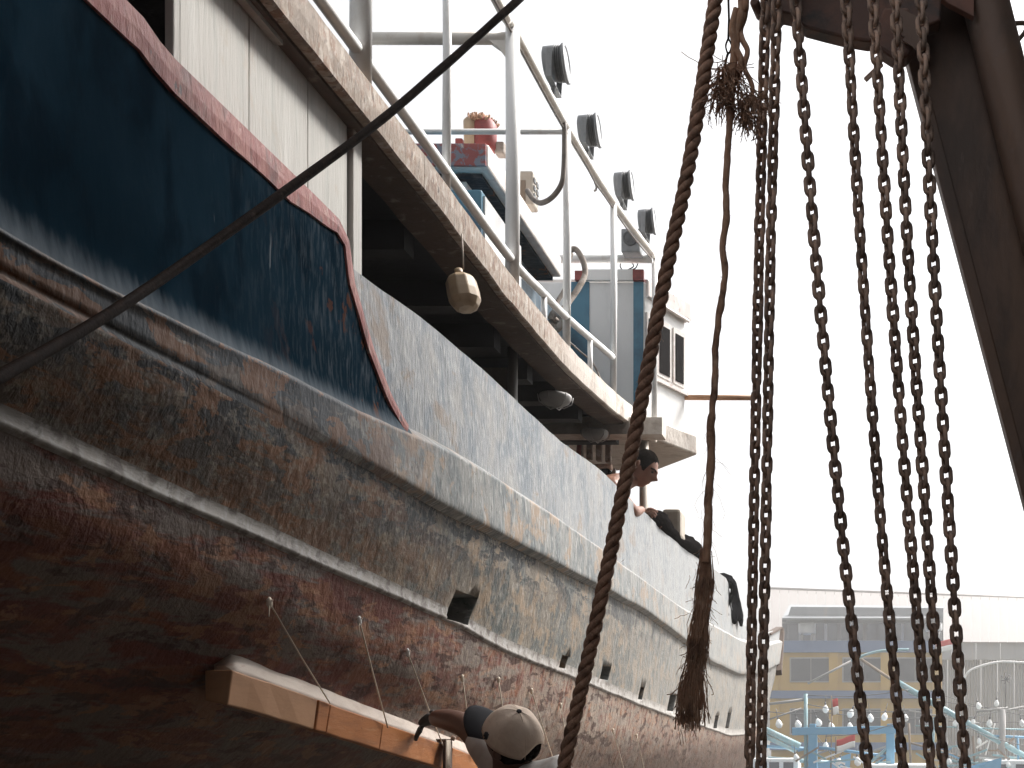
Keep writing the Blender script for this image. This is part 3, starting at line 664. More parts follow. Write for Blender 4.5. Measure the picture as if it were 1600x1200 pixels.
for (t0, t1) in ((0.03, 0.16), (0.28, 0.62), (0.68, 0.97)):
    fr = sidebox(t0, t1, 2.47, 2.86, 0.012, M['cabinpink'], 'window_frame', 0.001)
    a = wh0[1] + dside * ((t0 + 0.045) * Ls); c = wh0[1] + dside * ((t1 - 0.045) * Ls)
    rot = Matrix((dside, -nside, Vector((0, 0, 1)))).transposed()
    mid = (a + c) / 2 + nside * 0.012
    o = MB().box((mid.x, mid.y, 2.66), ((c - a).length, 0.010, 0.33), rot).build('window_pane', M['glass']); o.parent = fr
b = MB(); b.prism([Vector((-2.6, 6.80, 1.975)), Vector((-1.42, 6.80, 1.975)), Vector((-1.195, 7.20, 1.975)), Vector((-1.55, 7.6, 1.975)), Vector((-2.6, 7.7, 1.975))], (0, 0, 0.135))
part(b, 'foredeck_slab', M['fascia'], None, 0.012)

b = MB(); b.tube([P(1060, 621, 7.32), P(1182, 621.5, 7.32)], 0.019, 10); part(b, 'boom', M['tan'])
b = MB(); b.tube(spline([P(974, 424, 6.92), P(969, 416, 6.92), P(971, 408, 6.92)], 6), 0.004, 5); part(b, 'wire_stub', M['cable'])
b = MB(); b.tube(spline([P(980, 422, 6.92), P(990, 416, 6.92), P(985, 408, 6.92)], 6), 0.004, 5); part(b, 'wire_stub', M['cable'])
b = MB(); b.tube(spline([P(984, 422, 6.92), P(993, 419, 6.92), P(997, 411, 6.92)], 6), 0.004, 5); part(b, 'wire_stub', M['cable'])
# hose lashed to the post, cable, ropes on the deck
b = MB(); b.tube(spline([P(872, 165, 4.84), P(881, 192, 4.84), P(882, 215, 4.84), P(881, 262, 4.84), P(877, 288, 4.84), P(863, 308, 4.86), P(846, 317, 4.9), P(834, 312, 4.95), P(824, 298, 5.0)], 8), 0.0125, 8)
tag(b.build('hose', M['hose']), 'brown hose looping from the cabin roof up the rail post', 'hose')
b = MB(); b.tube(spline(kr([(XR + 0.006, 3.3, 2.735), (XR + 0.006, 4.05, 2.75), (XR + 0.006, 4.6, 2.775), (XR + 0.006, 5.0, 2.815), (XR + 0.002, 5.25, 2.835), (XR, 5.45, 2.87), (XR, 6.0, 2.955), (XR, 6.6, 3.08)]), 8), 0.005, 6)
b.tube(spline(kr([(XR, 5.22, 2.84), (XR + 0.01, 5.24, 2.80), (XR - 0.01, 5.27, 2.805), (XR, 5.3, 2.845)]), 6), 0.004, 5)
tag(b.build('cable', M['hose']), 'thin brown cable clipped along underside of the top rail', 'cable')
b = MB()
b.tube(spline([P(888, 392, 5.9), P(900, 390, 5.9), P(911, 408, 5.9), P(914, 428, 5.9), P(905, 448, 5.85), P(890, 470, 5.8), P(876, 490, 5.7), P(862, 512, 5.6)], 8), [0.017] * 57, 8)
b.tube(spline([P(893, 396, 5.95), P(886, 420, 5.9), P(884, 448, 5.85), P(872, 470, 5.8), P(866, 490, 5.7), P(872, 505, 5.6)], 8), 0.012, 8)
b.tube(spline([P(860, 500, 5.6), P(868, 488, 5.6), P(880, 500, 5.6), P(870, 514, 5.6), P(858, 505, 5.62)], 6), 0.02, 8)
tag(b.build('rope_coil', M['oldrope']), 'dirty white rope hung beside the blue wheelhouse panel', 'rope')
b = MB(); b.tube(spline([P(885, 530, 5.7), P(905, 548, 5.7), P(925, 566, 5.7), P(937, 590, 5.7), P(939, 606, 5.7)], 6), 0.006, 6)
tag(b.build('cord', M['oldrope']), 'thin brown cord behind the lower rail before the wheelhouse', 'cord')

# ------------------------------------------------------------------ things on the boat
def floodlight(px, py, Y, s, label):
    c = P(px, py, Y)
    t = thing('floodlight', label, 'floodlight', 'floodlights along the top rail', c)
    ax = Vector((0.99, 0.07, 0.05)).normalized()
    b = MB(); b.lathe([(0.0, -0.052), (0.052, -0.052), (0.066, -0.046), (0.070, -0.004), (0.071, 0.0)], (0, 0, 0), ax, 28); b.build('housing', M['grey'], t)
    b = MB()
    for k in range(4): b.lathe([(0.060, 0.002 + k * 0.009), (0.072, 0.002 + k * 0.009), (0.072, 0.006 + k * 0.009), (0.060, 0.006 + k * 0.009)], (0, 0, 0), ax, 28)
    b.build('cooling_fins', M['greydark'], t)
    b = MB(); b.lathe([(0.062, 0.034), (0.078, 0.036), (0.079, 0.048), (0.068, 0.050), (0.066, 0.046)], (0, 0, 0), ax, 28); b.build('rim', M['grey'], t)
    b = MB(); b.lathe([(0.064, 0.040), (0.066, 0.0445), (0.04, 0.049), (0.0, 0.051)], (0, 0, 0), ax, 28); b.build('lens', M['lens'], t)
    b = MB()
    for sgn in (-1, 1):
        b.bar((-0.005, 0.078 * sgn, 0.02), (-0.012, 0.074 * sgn, -0.10), 0.006, 0.026, (1, 0, 0))
    b.bar((-0.012, -0.078, -0.10), (-0.012, 0.078, -0.10), 0.026, 0.006)
    b.tube([(-0.012, 0, -0.10), (-0.016, 0, -0.135)], 0.012, 8)
    b.build('bracket', M['grey'], t, 0.001)
    t.scale = (s, s, s)
    return t
floodlight(869, 100, 4.53 * KR, KR, 'grey round floodlight highest and nearest on the top rail')
floodlight(921, 204, 5.15 * KR, KR, 'grey round floodlight second from the top on the rail')
floodlight(975, 290, 5.87 * KR, KR, 'grey round floodlight third along the rail, above the fan box')
floodlight(1011, 346, 6.43 * KR, KR, 'grey round floodlight lowest and farthest on the top rail')

t = thing('fan_unit', 'small grey box with round fan grille on the wheelhouse roof', 'fan unit', loc=P(985, 375, 6.75))
MB().box((0, 0.05, 0), (0.125, 0.10, 0.155)).build('housing', M['grey'], t, 0.008)
b = MB(); b.lathe([(0.05, 0), (0.05, 0.006), (0.042, 0.008), (0.040, 0.002)], (0, 0, 0.012), (0, -1, 0), 24); b.build('fan_ring', M['greydark'], t)
b = MB()
for k in range(7):
    a = 2 * math.pi * k / 7; b.bar((0.008 * math.cos(a), -0.004, 0.012 + 0.008 * math.sin(a)), (0.038 * math.cos(a + 0.3), -0.004, 0.012 + 0.038 * math.sin(a + 0.3)), 0.012, 0.003, (0, 1, 0))
b.build('blade', M['greydark'], t)

c = P(824, 300, 6.0)
t = thing('vent_box', 'cream slotted box standing on the cabin roof', 'box', loc=c)
MB().box((0, 0, 0), (0.10, 0.10, 0.20)).build('body', M['beige'], t, 0.012)
for k in range(2):
    for q_ in range(3): MB().box((0.052, -0.025 + 0.05 * k, -0.04 + 0.045 * q_), (0.006, 0.03, 0.028)).build('slot', M['greydark'], t)
MB().box((-0.018, -0.051, -0.02), (0.05, 0.006, 0.12)).build('panel', M['wood'], t)

c = P(752, 214, 5.25)
t = thing('red_drum', 'red and tan bundle with frayed brown top on the cabin roof', 'drum', loc=c)
b = MB(); b.lathe([(0.048, -0.07), (0.058, -0.06), (0.060, 0.06), (0.052, 0.075)], (0.018, 0, 0), (0, 0, 1), 18); b.build('drum', M['red'], t)
b = MB(); b.lathe([(0.03, -0.07), (0.034, 0.055), (0.03, 0.065)], (-0.045, -0.03, 0), (0, 0, 1), 12); b.build('tan_sleeve', M['jug'], t)
b = MB()
for k in range(320):
    a = random.uniform(0, 6.28); r = random.uniform(0, 0.07); q_ = Vector((r * math.cos(a), r * math.sin(a), 0.055))
    b.tube([q_, q_ + Vector((random.uniform(-.02, .02), random.uniform(-.02, .02), random.uniform(0.02, 0.055) * (1.15 - r * 8)))], 0.005, 4)
b.build('frayed_top', M['rope2'], t)
MB().box((-0.105, 0, -0.045), (0.04, 0.06, 0.05)).build('side_block', M['red'], t, 0.008)
MB().box((0.09, 0.03, -0.05), (0.05, 0.06, 0.06)).build('side_block', M['oldrope'], t, 0.008)

c = P(724, 458, 3.45)
t = thing('plastic_jug', 'yellowed plastic jug hanging under the upper deck edge', 'jug', loc=c)
b = MB(); ax = Vector((0.25, -0.1, -1)).normalized()
b.lathe([(0.012, -0.066), (0.016, -0.062), (0.036, -0.056), (0.050, -0.040), (0.053, 0.0), (0.052, 0.03), (0.040, 0.052), (0.026, 0.060), (0.0, 0.062)], (0, 0, 0), ax, 10, smooth=False); b.build('jug_body', M['jug'], t, 0.004)
b = MB(); b.lathe([(0.014, -0.085), (0.014, -0.062)], (0, 0, 0), ax, 12); b.build('cap', M['jug'], t)
b = MB(); b.tube([Vector((0, 0, 0.08)), Vector((-0.005, 0.0, 0.20))], 0.003, 5); b.build('cord', M['oldrope'], t)

def bulkhead_lamp(px, py, Y, label):
    t = thing('bulkhead_lamp', label, 'lamp', 'lamps under the upper deck', P(px, py, Y))
    b = MB(); b.lathe([(0.075, 0.012), (0.075, 0.0), (0.066, -0.02), (0.04, -0.036), (0.0, -0.04)], (0, 0, 0), (0, 0, 1), 20); b.build('shade', M['greypole'], t)
    b = MB()
    for k in range(3):
        a = math.pi * k / 3 + 0.4; d = Vector((math.cos(a), math.sin(a), 0))
        b.tube([d * 0.082 + Vector((0, 0, 0.01)), d * 0.076 - Vector((0, 0, 0.022)), d * 0.04 - Vector((0, 0, 0.045)), -d * 0.04 - Vector((0, 0, 0.045)), -d * 0.076 - Vector((0, 0, 0.022)), -d * 0.082 + Vector((0, 0, 0.01))], 0.003, 5)
    b.build('guard', M['greypole'], t)
bulkhead_lamp(868, 622, 4.9, 'caged lamp under the deck nearer to the round pillar')
bulkhead_lamp(930, 677, 5.9, 'caged lamp under the deck farther along above the winch')

c = P(940, 722, 6.6)
t = thing('winch', 'dark boxy winch with rusty fittings under the wheelhouse', 'winch', loc=(c.x, c.y, 0.445))
MB().box((0, 0, 1.17), (0.14, 0.16, 0.18)).build('drum_box', M['black'], t, 0.01)
MB().box((0.085, -0.02, 1.15), (0.022, 0.03, 0.24)).build('side_plate', M['greypole'], t)
b = MB()
for k, (dx, h) in enumerate(((-0.12, 1.36), (-0.06, 1.38), (0.0, 1.37), (0.06, 1.36))): b.box((dx, -0.06, h), (0.035, 0.04, 0.12))
b.build('fittings', M['fascia'], t, 0.006)
b = MB(); b.tube([(-0.15, -0.05, 1.27), (0.08, -0.05, 1.275)], 0.022, 10); b.build('shaft', M['rust'], t)
b = MB(); b.tube([(-0.13, -0.08, 1.3), (-0.12, -0.08, 1.42)], 0.016, 8); b.build('lever', M['red'], t)
MB().box((0, 0, 0.54), (0.12, 0.14, 1.08)).build('stand', M['dark'], t)

# rolled tarpaulin on the bulwark, box, folded sheet
b = MB(); pts = []; rr = []
for k in range(25):
    u = k / 24; px = 1016 + 76 * u; Y = FPX * (XE - 0.03) / (px - CXP)
    zb = float(np.interp(Y, YS, z_top)); r = 0.055 + 0.02 * math.sin(u * 9) * 0.4 + 0.02 * u
    if k > 21: r *= 0.9
    pts.append((XE - 0.03 + 0.01 * math.sin(u * 13), Y, zb + r * 0.75)); rr.append(r * (0.55 if k == 0 else 1) * (0.75 if k == 24 else 1))
b.tube(pts, rr, 12)
for i, v in enumerate(b.v):
    d = mnoise.noise((v[0] * 22, v[1] * 5, v[2] * 22)) * 0.02
    b.v[i] = (v[0] + d, v[1], v[2] + d * 0.8)
tag(b.build('rolled_tarpaulin', M['tarp']), 'black rolled tarpaulin lying on the bulwark beside the shirtless man', 'tarpaulin')
b = MB(); c = P(1053, 822, 7.6); b.box(c, (0.14, 0.2, 0.22)); tag(b.build('crate', M['beige'], None, 0.025), 'beige rounded box behind the rolled tarpaulin', 'box')
b = MB(); rows = []
for i in range(13):
    u = i / 12; r = []
    for k in range(15):
        v = k / 14; Y = 10.3 + 0.75 * u
        zb = 1.60
        if v < 0.25: x = XE - 0.25 + v / 0.25 * 0.28; z = zb + 0.06 * math.sin(v / 0.25 * 3.14) - 0.05 + 0.09 * math.sin(u * 3)
        else: x = XE + 0.03 + 0.05 * math.sin(v * 5 + u * 4) * 0.5; z = zb - 0.05 - (v - 0.25) / 0.75 * (0.34 + 0.06 * mnoise.noise((u * 5, 0, 4)))
        r.append((x + 0.03 * mnoise.noise((u * 4, v * 4, 1)), Y + 0.05 * mnoise.noise((u * 3, v * 3, 9)), z + 0.03 * mnoise.noise((u * 4, v * 3, 5))))
    rows.append(r)
b.grid(rows)
o = b.build('rubber_sheet', M['black']); so = o.modifiers.new('s', 'SOLIDIFY'); so.thickness = 0.03
tag(o, 'black rubber sheet folded over the step in the far bulwark', 'sheet')

# ------------------------------------------------------------------ long timber tied below the chine
zT = lambda Y: float(np.interp(Y, YS, z_t))
timber = thing('chine_timber', 'long orange timber with pale putty fillet fixed under the hull side', 'timber')
def tsec(Y):
    z = zT(Y)
    return [(XT, Y, z), (XT - 0.012, Y, z - 0.084), (XT - 0.065, Y, z - 0.074), (XT - 0.065, Y, z + 0.0)]
blocks = [(2.45, 2.835, 'tan', 0.0), (2.839, 2.895, 'timber', 0.002), (2.899, 3.215, 'timber', 0.0), (3.221, 3.75, 'timber', -0.003), (3.755, 4.75, 'timber', 0.0), (4.755, 5.9, 'timber', 0.002)]
for (y0, y1, m, dx) in blocks:
    rows = []
    for Y in np.linspace(y0, y1, max(3, int((y1 - y0) / 0.06))):
        rows.append([(x + dx + 0.003 * mnoise.noise((Y * 14, i, 3)), y - (0.05 if (i == 0 and False) else 0), z + 0.004 * mnoise.noise((Y * 16, i * 3, 5))) for i, (x, y, z) in enumerate(tsec(Y))])
    b = MB(); b.grid(rows, 0, False, close=True); b.f.append((0, 1, 2, 3)); b.mi.append(0); b.sm.append(False)
    e = (len(rows) - 1) * 4; b.f.append((e, e + 1, e + 2, e + 3)); b.mi.append(0); b.sm.append(False)
    b.build('block', M[m], timber, 0.004)
rows = []
for Y in np.linspace(2.48, 5.9, 90):
    z = zT(Y); rnd = min(1, (Y - 2.475) / 0.05) ** 0.5; h = 0.055 * rnd + 0.006 * mnoise.noise((Y * 8, 1, 1))
    rows.append([(XT - 0.010, Y, z + 0.001), (XT - 0.018, Y, z + 0.25 * h), (XT - 0.025, Y, z + 0.55 * h), (XT - 0.034, Y, z + 0.85 * h), (XT - 0.046, Y, z + 1.03 * h), (XT - 0.062, Y, z + h), (XT - 0.062, Y, z - 0.03)])
b = MB(); b.grid(rows, 0, True, close=True); b.f.append(tuple(range(7))); b.mi.append(0); b.sm.append(False); b.build('putty_fillet', M['putty'], timber)

bpy.context.view_layer.update()
bmh = bmesh.new(); bmh.from_mesh(hull.data); BV = BVHTree.FromBMesh(bmh)
def hit(px, py):
    d = P(px, py, 1.0).normalized(); h = BV.ray_cast(Vector((0, 0, 0)), d)
    return h[0] if h[0] is not None else PX(px, py, -1.5)
strs = [((415, 942), (517, 1099), 'highest pale string, tied at the tan left end of the orange timber'),
        ((556, 970), (607, 1137), 'second pale string from the left, with a white knot, tied to the orange timber'),
        ((632, 1020), (696, 1172), 'third pale string from the left, tied to the dark clamp'),
        ((718, 1060), (741, 1110), 'short pale string just left of the cap visor'),
        ((775, 1063), (800, 1132), 'pale string ending behind the crown of the cap'),
        ((827, 1080), (875, 1215), 'long pale string passing right of the tan cap'),
        ((873, 1103), (896, 1160), 'pale string between the cap and the thick rope'),
        ((955, 1142), (985, 1215), 'pale string just right of the thick rope near the bottom'),
        ((992, 1150), (1015, 1215), 'rightmost pale string on the far lower hull')]
for (a, c, lab) in strs:
    A = hit(*a) + Vector((0.012, -0.004, 0)); Yb = FPX * (-XT - 0.008) / (CXP - c[0]); B = Vector((XT + 0.006, Yb, (CYP - c[1]) / FPX * Yb))
    if c[1] > 1195 or c[0] > 735: B = Vector((XT + 0.006, Yb, zT(Yb) - 0.01))
    t = thing('tie_string', lab, 'string', 'strings tying the timber to the hull', A)
    b = MB(); b.tube([(0, 0, 0), (B - A) * 0.5 + Vector((0, 0, -0.004)), B - A], 0.0021, 5); b.build('line', M['string'], t)
    b = MB(); b.lathe([(0.002, 0.014), (0.0065, 0.007), (0.0065, -0.007), (0.002, -0.014)], (0, 0, 0), (0, 0, 1), 8); b.build('knot', M['flagwhite'] if lab.find('knot') > 0 or lab.startswith('third') else M['string'], t)
    b = MB(); b.tube([(-0.03, 0.004, 0.004), (0.008, 0, 0.006)], 0.0025, 6); b.build('nail', M['rust'], t)
    if random.random() < 0.5:
        b = MB(); b.tube(spline([(0, 0, 0), (0.004, -0.008, -0.015), (0.002, -0.006, -0.035)], 4), 0.0012, 4); b.build('loose_end', M['string'], t)
Yc = FPX * -XT / (CXP - 694)
t = thing('clamp', 'dark clamp plate gripping the orange timber near the hand', 'clamp', loc=(XT + 0.012, Yc, zT(Yc)))
MB().box((0.0, 0, -0.045), (0.010, 0.06, 0.11)).build('plate', M['lip'], t)
MB().box((-0.06, 0, 0.015), (0.13, 0.055, 0.010)).build('jaw', M['lip'], t)
b = MB(); b.tube([(0.005, 0.028, 0.015), (0.012, 0.03, 0.03)], 0.008, 8); b.build('bolt', M['rust'], t)
b = MB()
for k in range(3): b.tube([(0.008, -0.03 + 0.012 * k, -0.1), (0.009, -0.026 + 0.012 * k, 0.016)], 0.002, 5)
b.build('lashing', M['string'], t)

# ------------------------------------------------------------------ people
def skin_mesh(chains, name, m, sub=1, root=0):
    """chains: lists of (point, radius); equal points are joined"""
    vs = []; rs = []; es = []; idx = {}
    for ch in chains:
        prev = None
        for (p, r) in ch:
            key = tuple(round(c, 4) for c in p)
            if key not in idx: idx[key] = len(vs); vs.append(tuple(p)); rs.append(r)
            i = idx[key]
            if prev is not None and prev != i: es.append((prev, i))
            prev = i
    me = bpy.data.meshes.new(name); me.from_pydata(vs, es, []); me.update()
    o = bpy.data.objects.new(name, me); COL.objects.link(o)
    sk = o.modifiers.new('skin', 'SKIN'); sk.use_smooth_shade = True
    for i, sv in enumerate(me.skin_vertices[0].data):
        rr = rs[i] if isinstance(rs[i], tuple) else (rs[i], rs[i]); sv.radius = rr; sv.use_root = (i == root)
    sb = o.modifiers.new('sub', 'SUBSURF'); sb.levels = sub; sb.render_levels = sub
    bake(o); o.data.materials.clear(); o.data.materials.append(m)
    return o

def head_geo(mb, c, fwd, up, s=1.0):
    """a head with brow, nose, lips, chin and ears; local x right, y forward, z up"""
    up = Vector(up).normalized(); fwd = Vector(fwd); fwd = (fwd - up * fwd.dot(up)).normalized(); rt = fwd.cross(up)
    rot = Matrix((rt, fwd, up)).transposed(); c = Vector(c)
    rows = []; nu, nv = 40, 30
    def g(a, b, wa, wb): return math.exp(-(a / wa) ** 2 - (b / wb) ** 2)
    for j in range(nv + 1):
        ph = -math.pi / 2 + math.pi * j / nv; r = []
        for i in range(nu):
            th = 2 * math.pi * i / nu
            d = Vector((math.cos(ph) * math.sin(th), math.cos(ph) * math.cos(th), math.sin(ph)))
            x = d.x * 0.074; y = d.y * 0.094; z = d.z * 0.116
            if z < 0:
                k = 1 + z * 2.2; x *= max(0.55, k); y = y * (1 + z * 0.9) + (-z) * 0.12
                if d.y < 0: y *= (1 + z * 2.5)
            if d.y > 0.2:
                y += 0.032 * g(x, z + 0.024, 0.012, 0.017) + 0.014 * g(x, z + 0.0, 0.008, 0.025)
                y += 0.006 * g(x, z - 0.022, 0.04, 0.010)
                y -= 0.009 * (g(x - 0.03, z - 0.004, 0.014, 0.010) + g(x + 0.03, z - 0.004, 0.014, 0.010))
                y += 0.008 * g(x, z + 0.057, 0.018, 0.006) + 0.008 * g(x, z + 0.070, 0.018, 0.006) - 0.004 * g(x, z + 0.0635, 0.02, 0.003)
                y += 0.010 * g(x, z + 0.098, 0.02, 0.014)
            r.append(rot @ (Vector((x, y, z)) * s) + c)
        rows.append(r)
    mb.grid(rows, 0, True, close=True)
    for sg in (-1, 1):
        ear = [(0.004, -0.006), (0.014, -0.003), (0.017, 0.003), (0.012, 0.008), (0.003, 0.009)]
        o = len(mb.v); mb.lathe([(a * 1.0, b) for a, b in ear], (0, 0, 0), (sg, -0.35, 0.05), 14)
        for q_ in range(o, len(mb.v)):
            v = Vector(mb.v[q_]); v.z *= 1.8; v += Vector((sg * 0.075, -0.008, -0.008)); mb.v[q_] = tuple(rot @ (v * s) + c)
    return rot

def hair_geo(mb, c, fwd, up, s=1.0, grow=1.06):
    up = Vector(up).normalized(); fwd = Vector(fwd); fwd = (fwd - up * fwd.dot(up)).normalized(); rt = fwd.cross(up)
    rot = Matrix((rt, fwd, up)).transposed(); c = Vector(c)
    rows = []; nu, nv = 40, 16
    for j in range(nv + 1):
        r = []
        for i in range(nu):
            th = 2 * math.pi * i / nu; cf = math.cos(th)
            low = np.interp(cf, [-1, -0.35, 0.15, 0.45, 0.75, 1], [-0.66, -0.50, -0.10, -0.22, 0.50, 0.60]) + 0.04 * math.sin(9 * th) + 0.03 * math.sin(23 * th)
            ph0 = math.asin(low); ph = ph0 + (math.pi / 2 - ph0) * j / nv
            d = Vector((math.cos(ph) * math.sin(th), math.cos(ph) * cf, math.sin(ph)))
            k = grow if j > 0 else 0.97
            x = d.x * 0.074 * k; y = d.y * 0.094 * k; z = d.z * 0.116 * (k + 0.02)
            if z < 0:
                kk = 1 + z * 2.2; x *= max(0.55, kk); y = y * (1 + z * 0.9) + (-z) * 0.12
                if d.y < 0: y *= (1 + z * 2.5)
            q_ = Vector((x, y, z)) * (1 + 0.012 * mnoise.noise((d.x * 9, d.y * 9, d.z * 9)))
            r.append(rot @ (q_ * s) + c)
        rows.append(r)
    mb.grid(rows, 0, True, close=True)

def hand_chains(wrist, d, palm_n, s=1.0, curl=0.5, side=1):
    """five unequal bent fingers; d finger direction, palm_n out of the palm"""
    d = Vector(d).normalized(); nrm = Vector(palm_n); nrm = (nrm - d * nrm.dot(d)).normalized(); l = d.cross(nrm) * side
    w_ = Vector(wrist); out = []
    pc = w_ + d * 0.05 * s
    out.append([(w_, (0.026 * s, 0.019 * s)), (w_ + d * 0.03 * s, (0.034 * s, 0.015 * s)), (w_ + d * 0.075 * s, (0.038 * s, 0.013 * s))])
    fl = [0.072, 0.082, 0.077, 0.06]
    for k in range(4):
        off = (k - 1.5) * 0.0195 * s; b0 = w_ + d * (0.07 - abs(k - 1.2) * 0.004) * s + l * off
        ch = [(b0, 0.0095 * s)]; cur = b0; dd = d.copy()
        for q_, seg in enumerate((0.45, 0.32, 0.23)):
            ang = curl * (0.5 + 0.4 * q_); dd = (dd * math.cos(ang) + nrm * math.sin(ang)).normalized()
            cur = cur + dd * fl[k] * seg * s; ch.append((cur, (0.0088 - 0.001 * q_) * s))
        out.append(ch)
    b0 = w_ + d * 0.025 * s - l * 0.024 * s
    t1 = b0 + (d * 0.6 - l * 0.8).normalized() * 0.032 * s; t2 = t1 + (d * 0.85 - l * 0.35 + nrm * 0.4).normalized() * 0.032 * s; t3 = t2 + (d * 0.9 + nrm * 0.5).normalized() * 0.024 * s
    out.append([(b0, 0.013 * s), (t1, 0.0115 * s), (t2, 0.010 * s), (t3, 0.008 * s)])
    return out

def join(objs, name, m, voxel=0.006, smooth=3, parent=None):
    mb = MB()
    for o in objs:
        if isinstance(o, MB): mb.add(o.v, o.f, 0, True)
        else:
            me = o.data; mb.add([v.co[:] for v in me.vertices], [tuple(p.vertices) for p in me.polygons], 0, True); bpy.data.objects.remove(o)
    o = mb.build(name, m)
    rm = o.modifiers.new('r', 'REMESH'); rm.mode = 'VOXEL'; rm.voxel_size = voxel; rm.use_smooth_shade = True
    sm_ = o.modifiers.new('s', 'SMOOTH'); sm_.iterations = smooth; sm_.factor = 0.5
    bpy.context.view_layer.update(); bake(o)
    o.data.materials.clear(); o.data.materials.append(m)
    for p in o.data.polygons: p.use_smooth = True
    o.parent = parent
    return o

# man on deck, leaning on the bulwark
HC = P(1003, 731, 6.3); fw = Vector((0.86, -0.06, -0.50)); up = Vector((0.50, 0.04, 0.86))
person = thing('person', 'shirtless man with short dark hair bending over the bulwark, looking down', 'person')
mb = MB(); head_geo(mb, HC, fw, up, 1.0)
pel = Vector((-2.05, 6.10, 1.05)); che = Vector((-1.72, 6.17, 1.36)); nb = Vector((-1.54, 6.22, 1.53)); nk = HC + Vector((-0.045, 0.0, -0.07))
shR = Vector((-1.52, 6.03, 1.47)); shL = Vector((-1.60, 6.40, 1.47))
elR = P(990, 800, 6.16); haR = P(1008, 797, 6.5) + Vector((-0.02, 0, 0))
elL = Vector((-1.55, 6.68, 1.32)); haL = Vector((-1.46, 6.78, 1.44))
body = skin_mesh([[(pel, (0.15, 0.12)), (Vector((-1.9, 6.13, 1.2)), (0.14, 0.11)), (che, (0.15, 0.12)), (nb, (0.10, 0.075)), (nk, (0.052, 0.052)), (HC + up * -0.02, 0.055)],
                  [(nb, 0.1), (shR, 0.060), (elR, 0.040), (haR, 0.027)], [(nb, 0.1), (shL, 0.060), (elL, 0.040), (haL, 0.027)],
                  [(pel, 0.15), (Vector((-2.08, 5.98, 0.95)), 0.085), (Vector((-1.98, 5.98, 0.72)), 0.06), (Vector((-2.12, 5.98, 0.50)), 0.045), (Vector((-1.98, 5.98, 0.475)), 0.035)],
                  [(pel, 0.15), (Vector((-2.08, 6.22, 0.95)), 0.085), (Vector((-1.98, 6.22, 0.72)), 0.06), (Vector((-2.12, 6.22, 0.50)), 0.045), (Vector((-1.98, 6.22, 0.475)), 0.035)]], 'b', M['skin'], 2)
hs = []
for wv, dv in ((haR, (0.35, 0.9, 0.1)), (haL, (0.4, 0.8, -0.1))):
    for ch in hand_chains(wv, dv, (0.2, 0, -1), 0.95, 0.55): hs.append(skin_mesh([ch], 'h', M['skin'], 1))
join([body, mb] + hs, 'body', M['skin'], 0.0045, 1, person)
mb = MB(); hair_geo(mb, HC, fw, up, 1.0, 1.03); mb.build('hair', M['hair'], person)
fo = (fw - up * fw.dot(up)).normalized(); rt = fo.cross(up.normalized()); rot = Matrix((rt, fo, up.normalized())).transposed()
for sg in (-1, 1):
    b = MB(); b.tube([HC + rot @ Vector((sg * 0.052, 0.070, 0.018)), HC + rot @ Vector((sg * 0.034, 0.088, 0.024)), HC + rot @ Vector((sg * 0.014, 0.096, 0.019))], 0.0045, 6); b.build('eyebrow', M['hair'], person)
    b = MB(); b.lathe([(0.004, -0.004), (0.008, 0.0), (0.004, 0.004)], HC + rot @ Vector((sg * 0.031, 0.082, 0.004)), rot @ Vector((sg * 0.3, 1, 0)), 8); b.build('eye', M['hair'], person)
sh_ = skin_mesh([[(pel, (0.165, 0.135)), (Vector((-1.98, 6.12, 1.12)), (0.16, 0.13))], [(pel, 0.16), (Vector((-2.08, 5.98, 0.95)), 0.10), (Vector((-1.98, 5.98, 0.72)), 0.08)], [(pel, 0.16), (Vector((-2.08, 6.22, 0.95)), 0.10), (Vector((-1.98, 6.22, 0.72)), 0.08)]], 'shorts', M['trousers'], 2)
sh_.parent = person

# man beside the hull with a cap, reaching for the timber
HC = P(801, 1158, 3.12); up = Vector((0.36, -0.60, 0.70)).normalized(); fw = Vector((-0.74, 0.16, 0.52))
person2 = thing('person', 'man in tan cap and white shirt reaching his arm up to the orange timber', 'person')
mb = MB(); head_geo(mb, HC, fw, up, 0.92)
DM = Vector((0.09, -0.31, 0))
nb = Vector((-1.10, 3.40, -0.20)) + DM; che = Vector((-1.08, 3.42, -0.36)) + DM; pel = Vector((-1.05, 3.42, -0.78)) + DM
shL = P(786, 1198, 3.24); el = P(733, 1135, 3.30); wr = P(674, 1121, 3.38)
shR = P(868, 1212, 3.06); elR = Vector((-0.90, 3.38, -0.48)) + DM; wrR = Vector((-1.02, 3.58, -0.60)) + DM
body = skin_mesh([[(pel, (0.15, 0.12)), ((Vector((-1.06, 3.42, -0.56)) + DM), (0.145, 0.11)), (che, (0.16, 0.115)), (nb, (0.11, 0.08)), (HC - up * 0.08 , 0.055), (HC, 0.06)],
                  [(nb, 0.1), (shL, 0.062), (el, 0.045), (P(703, 1125, 3.34), 0.040), (wr, 0.028)], [(nb, 0.1), (shR, 0.062), (elR, 0.042), (wrR, 0.028)],
                  [(pel, 0.15), ((Vector((-1.14, 3.42, -0.90)) + DM), 0.092), ((Vector((-1.15, 3.46, -1.28)) + DM), 0.058), ((Vector((-1.15, 3.40, -1.64)) + DM), 0.042), ((Vector((-1.20, 3.54, -1.69)) + DM), 0.035)],
                  [(pel, 0.15), ((Vector((-0.96, 3.42, -0.90)) + DM), 0.092), ((Vector((-0.95, 3.44, -1.28)) + DM), 0.058), ((Vector((-0.94, 3.38, -1.64)) + DM), 0.042), ((Vector((-0.96, 3.52, -1.69)) + DM), 0.035)]], 'b', M['skin2'], 2)
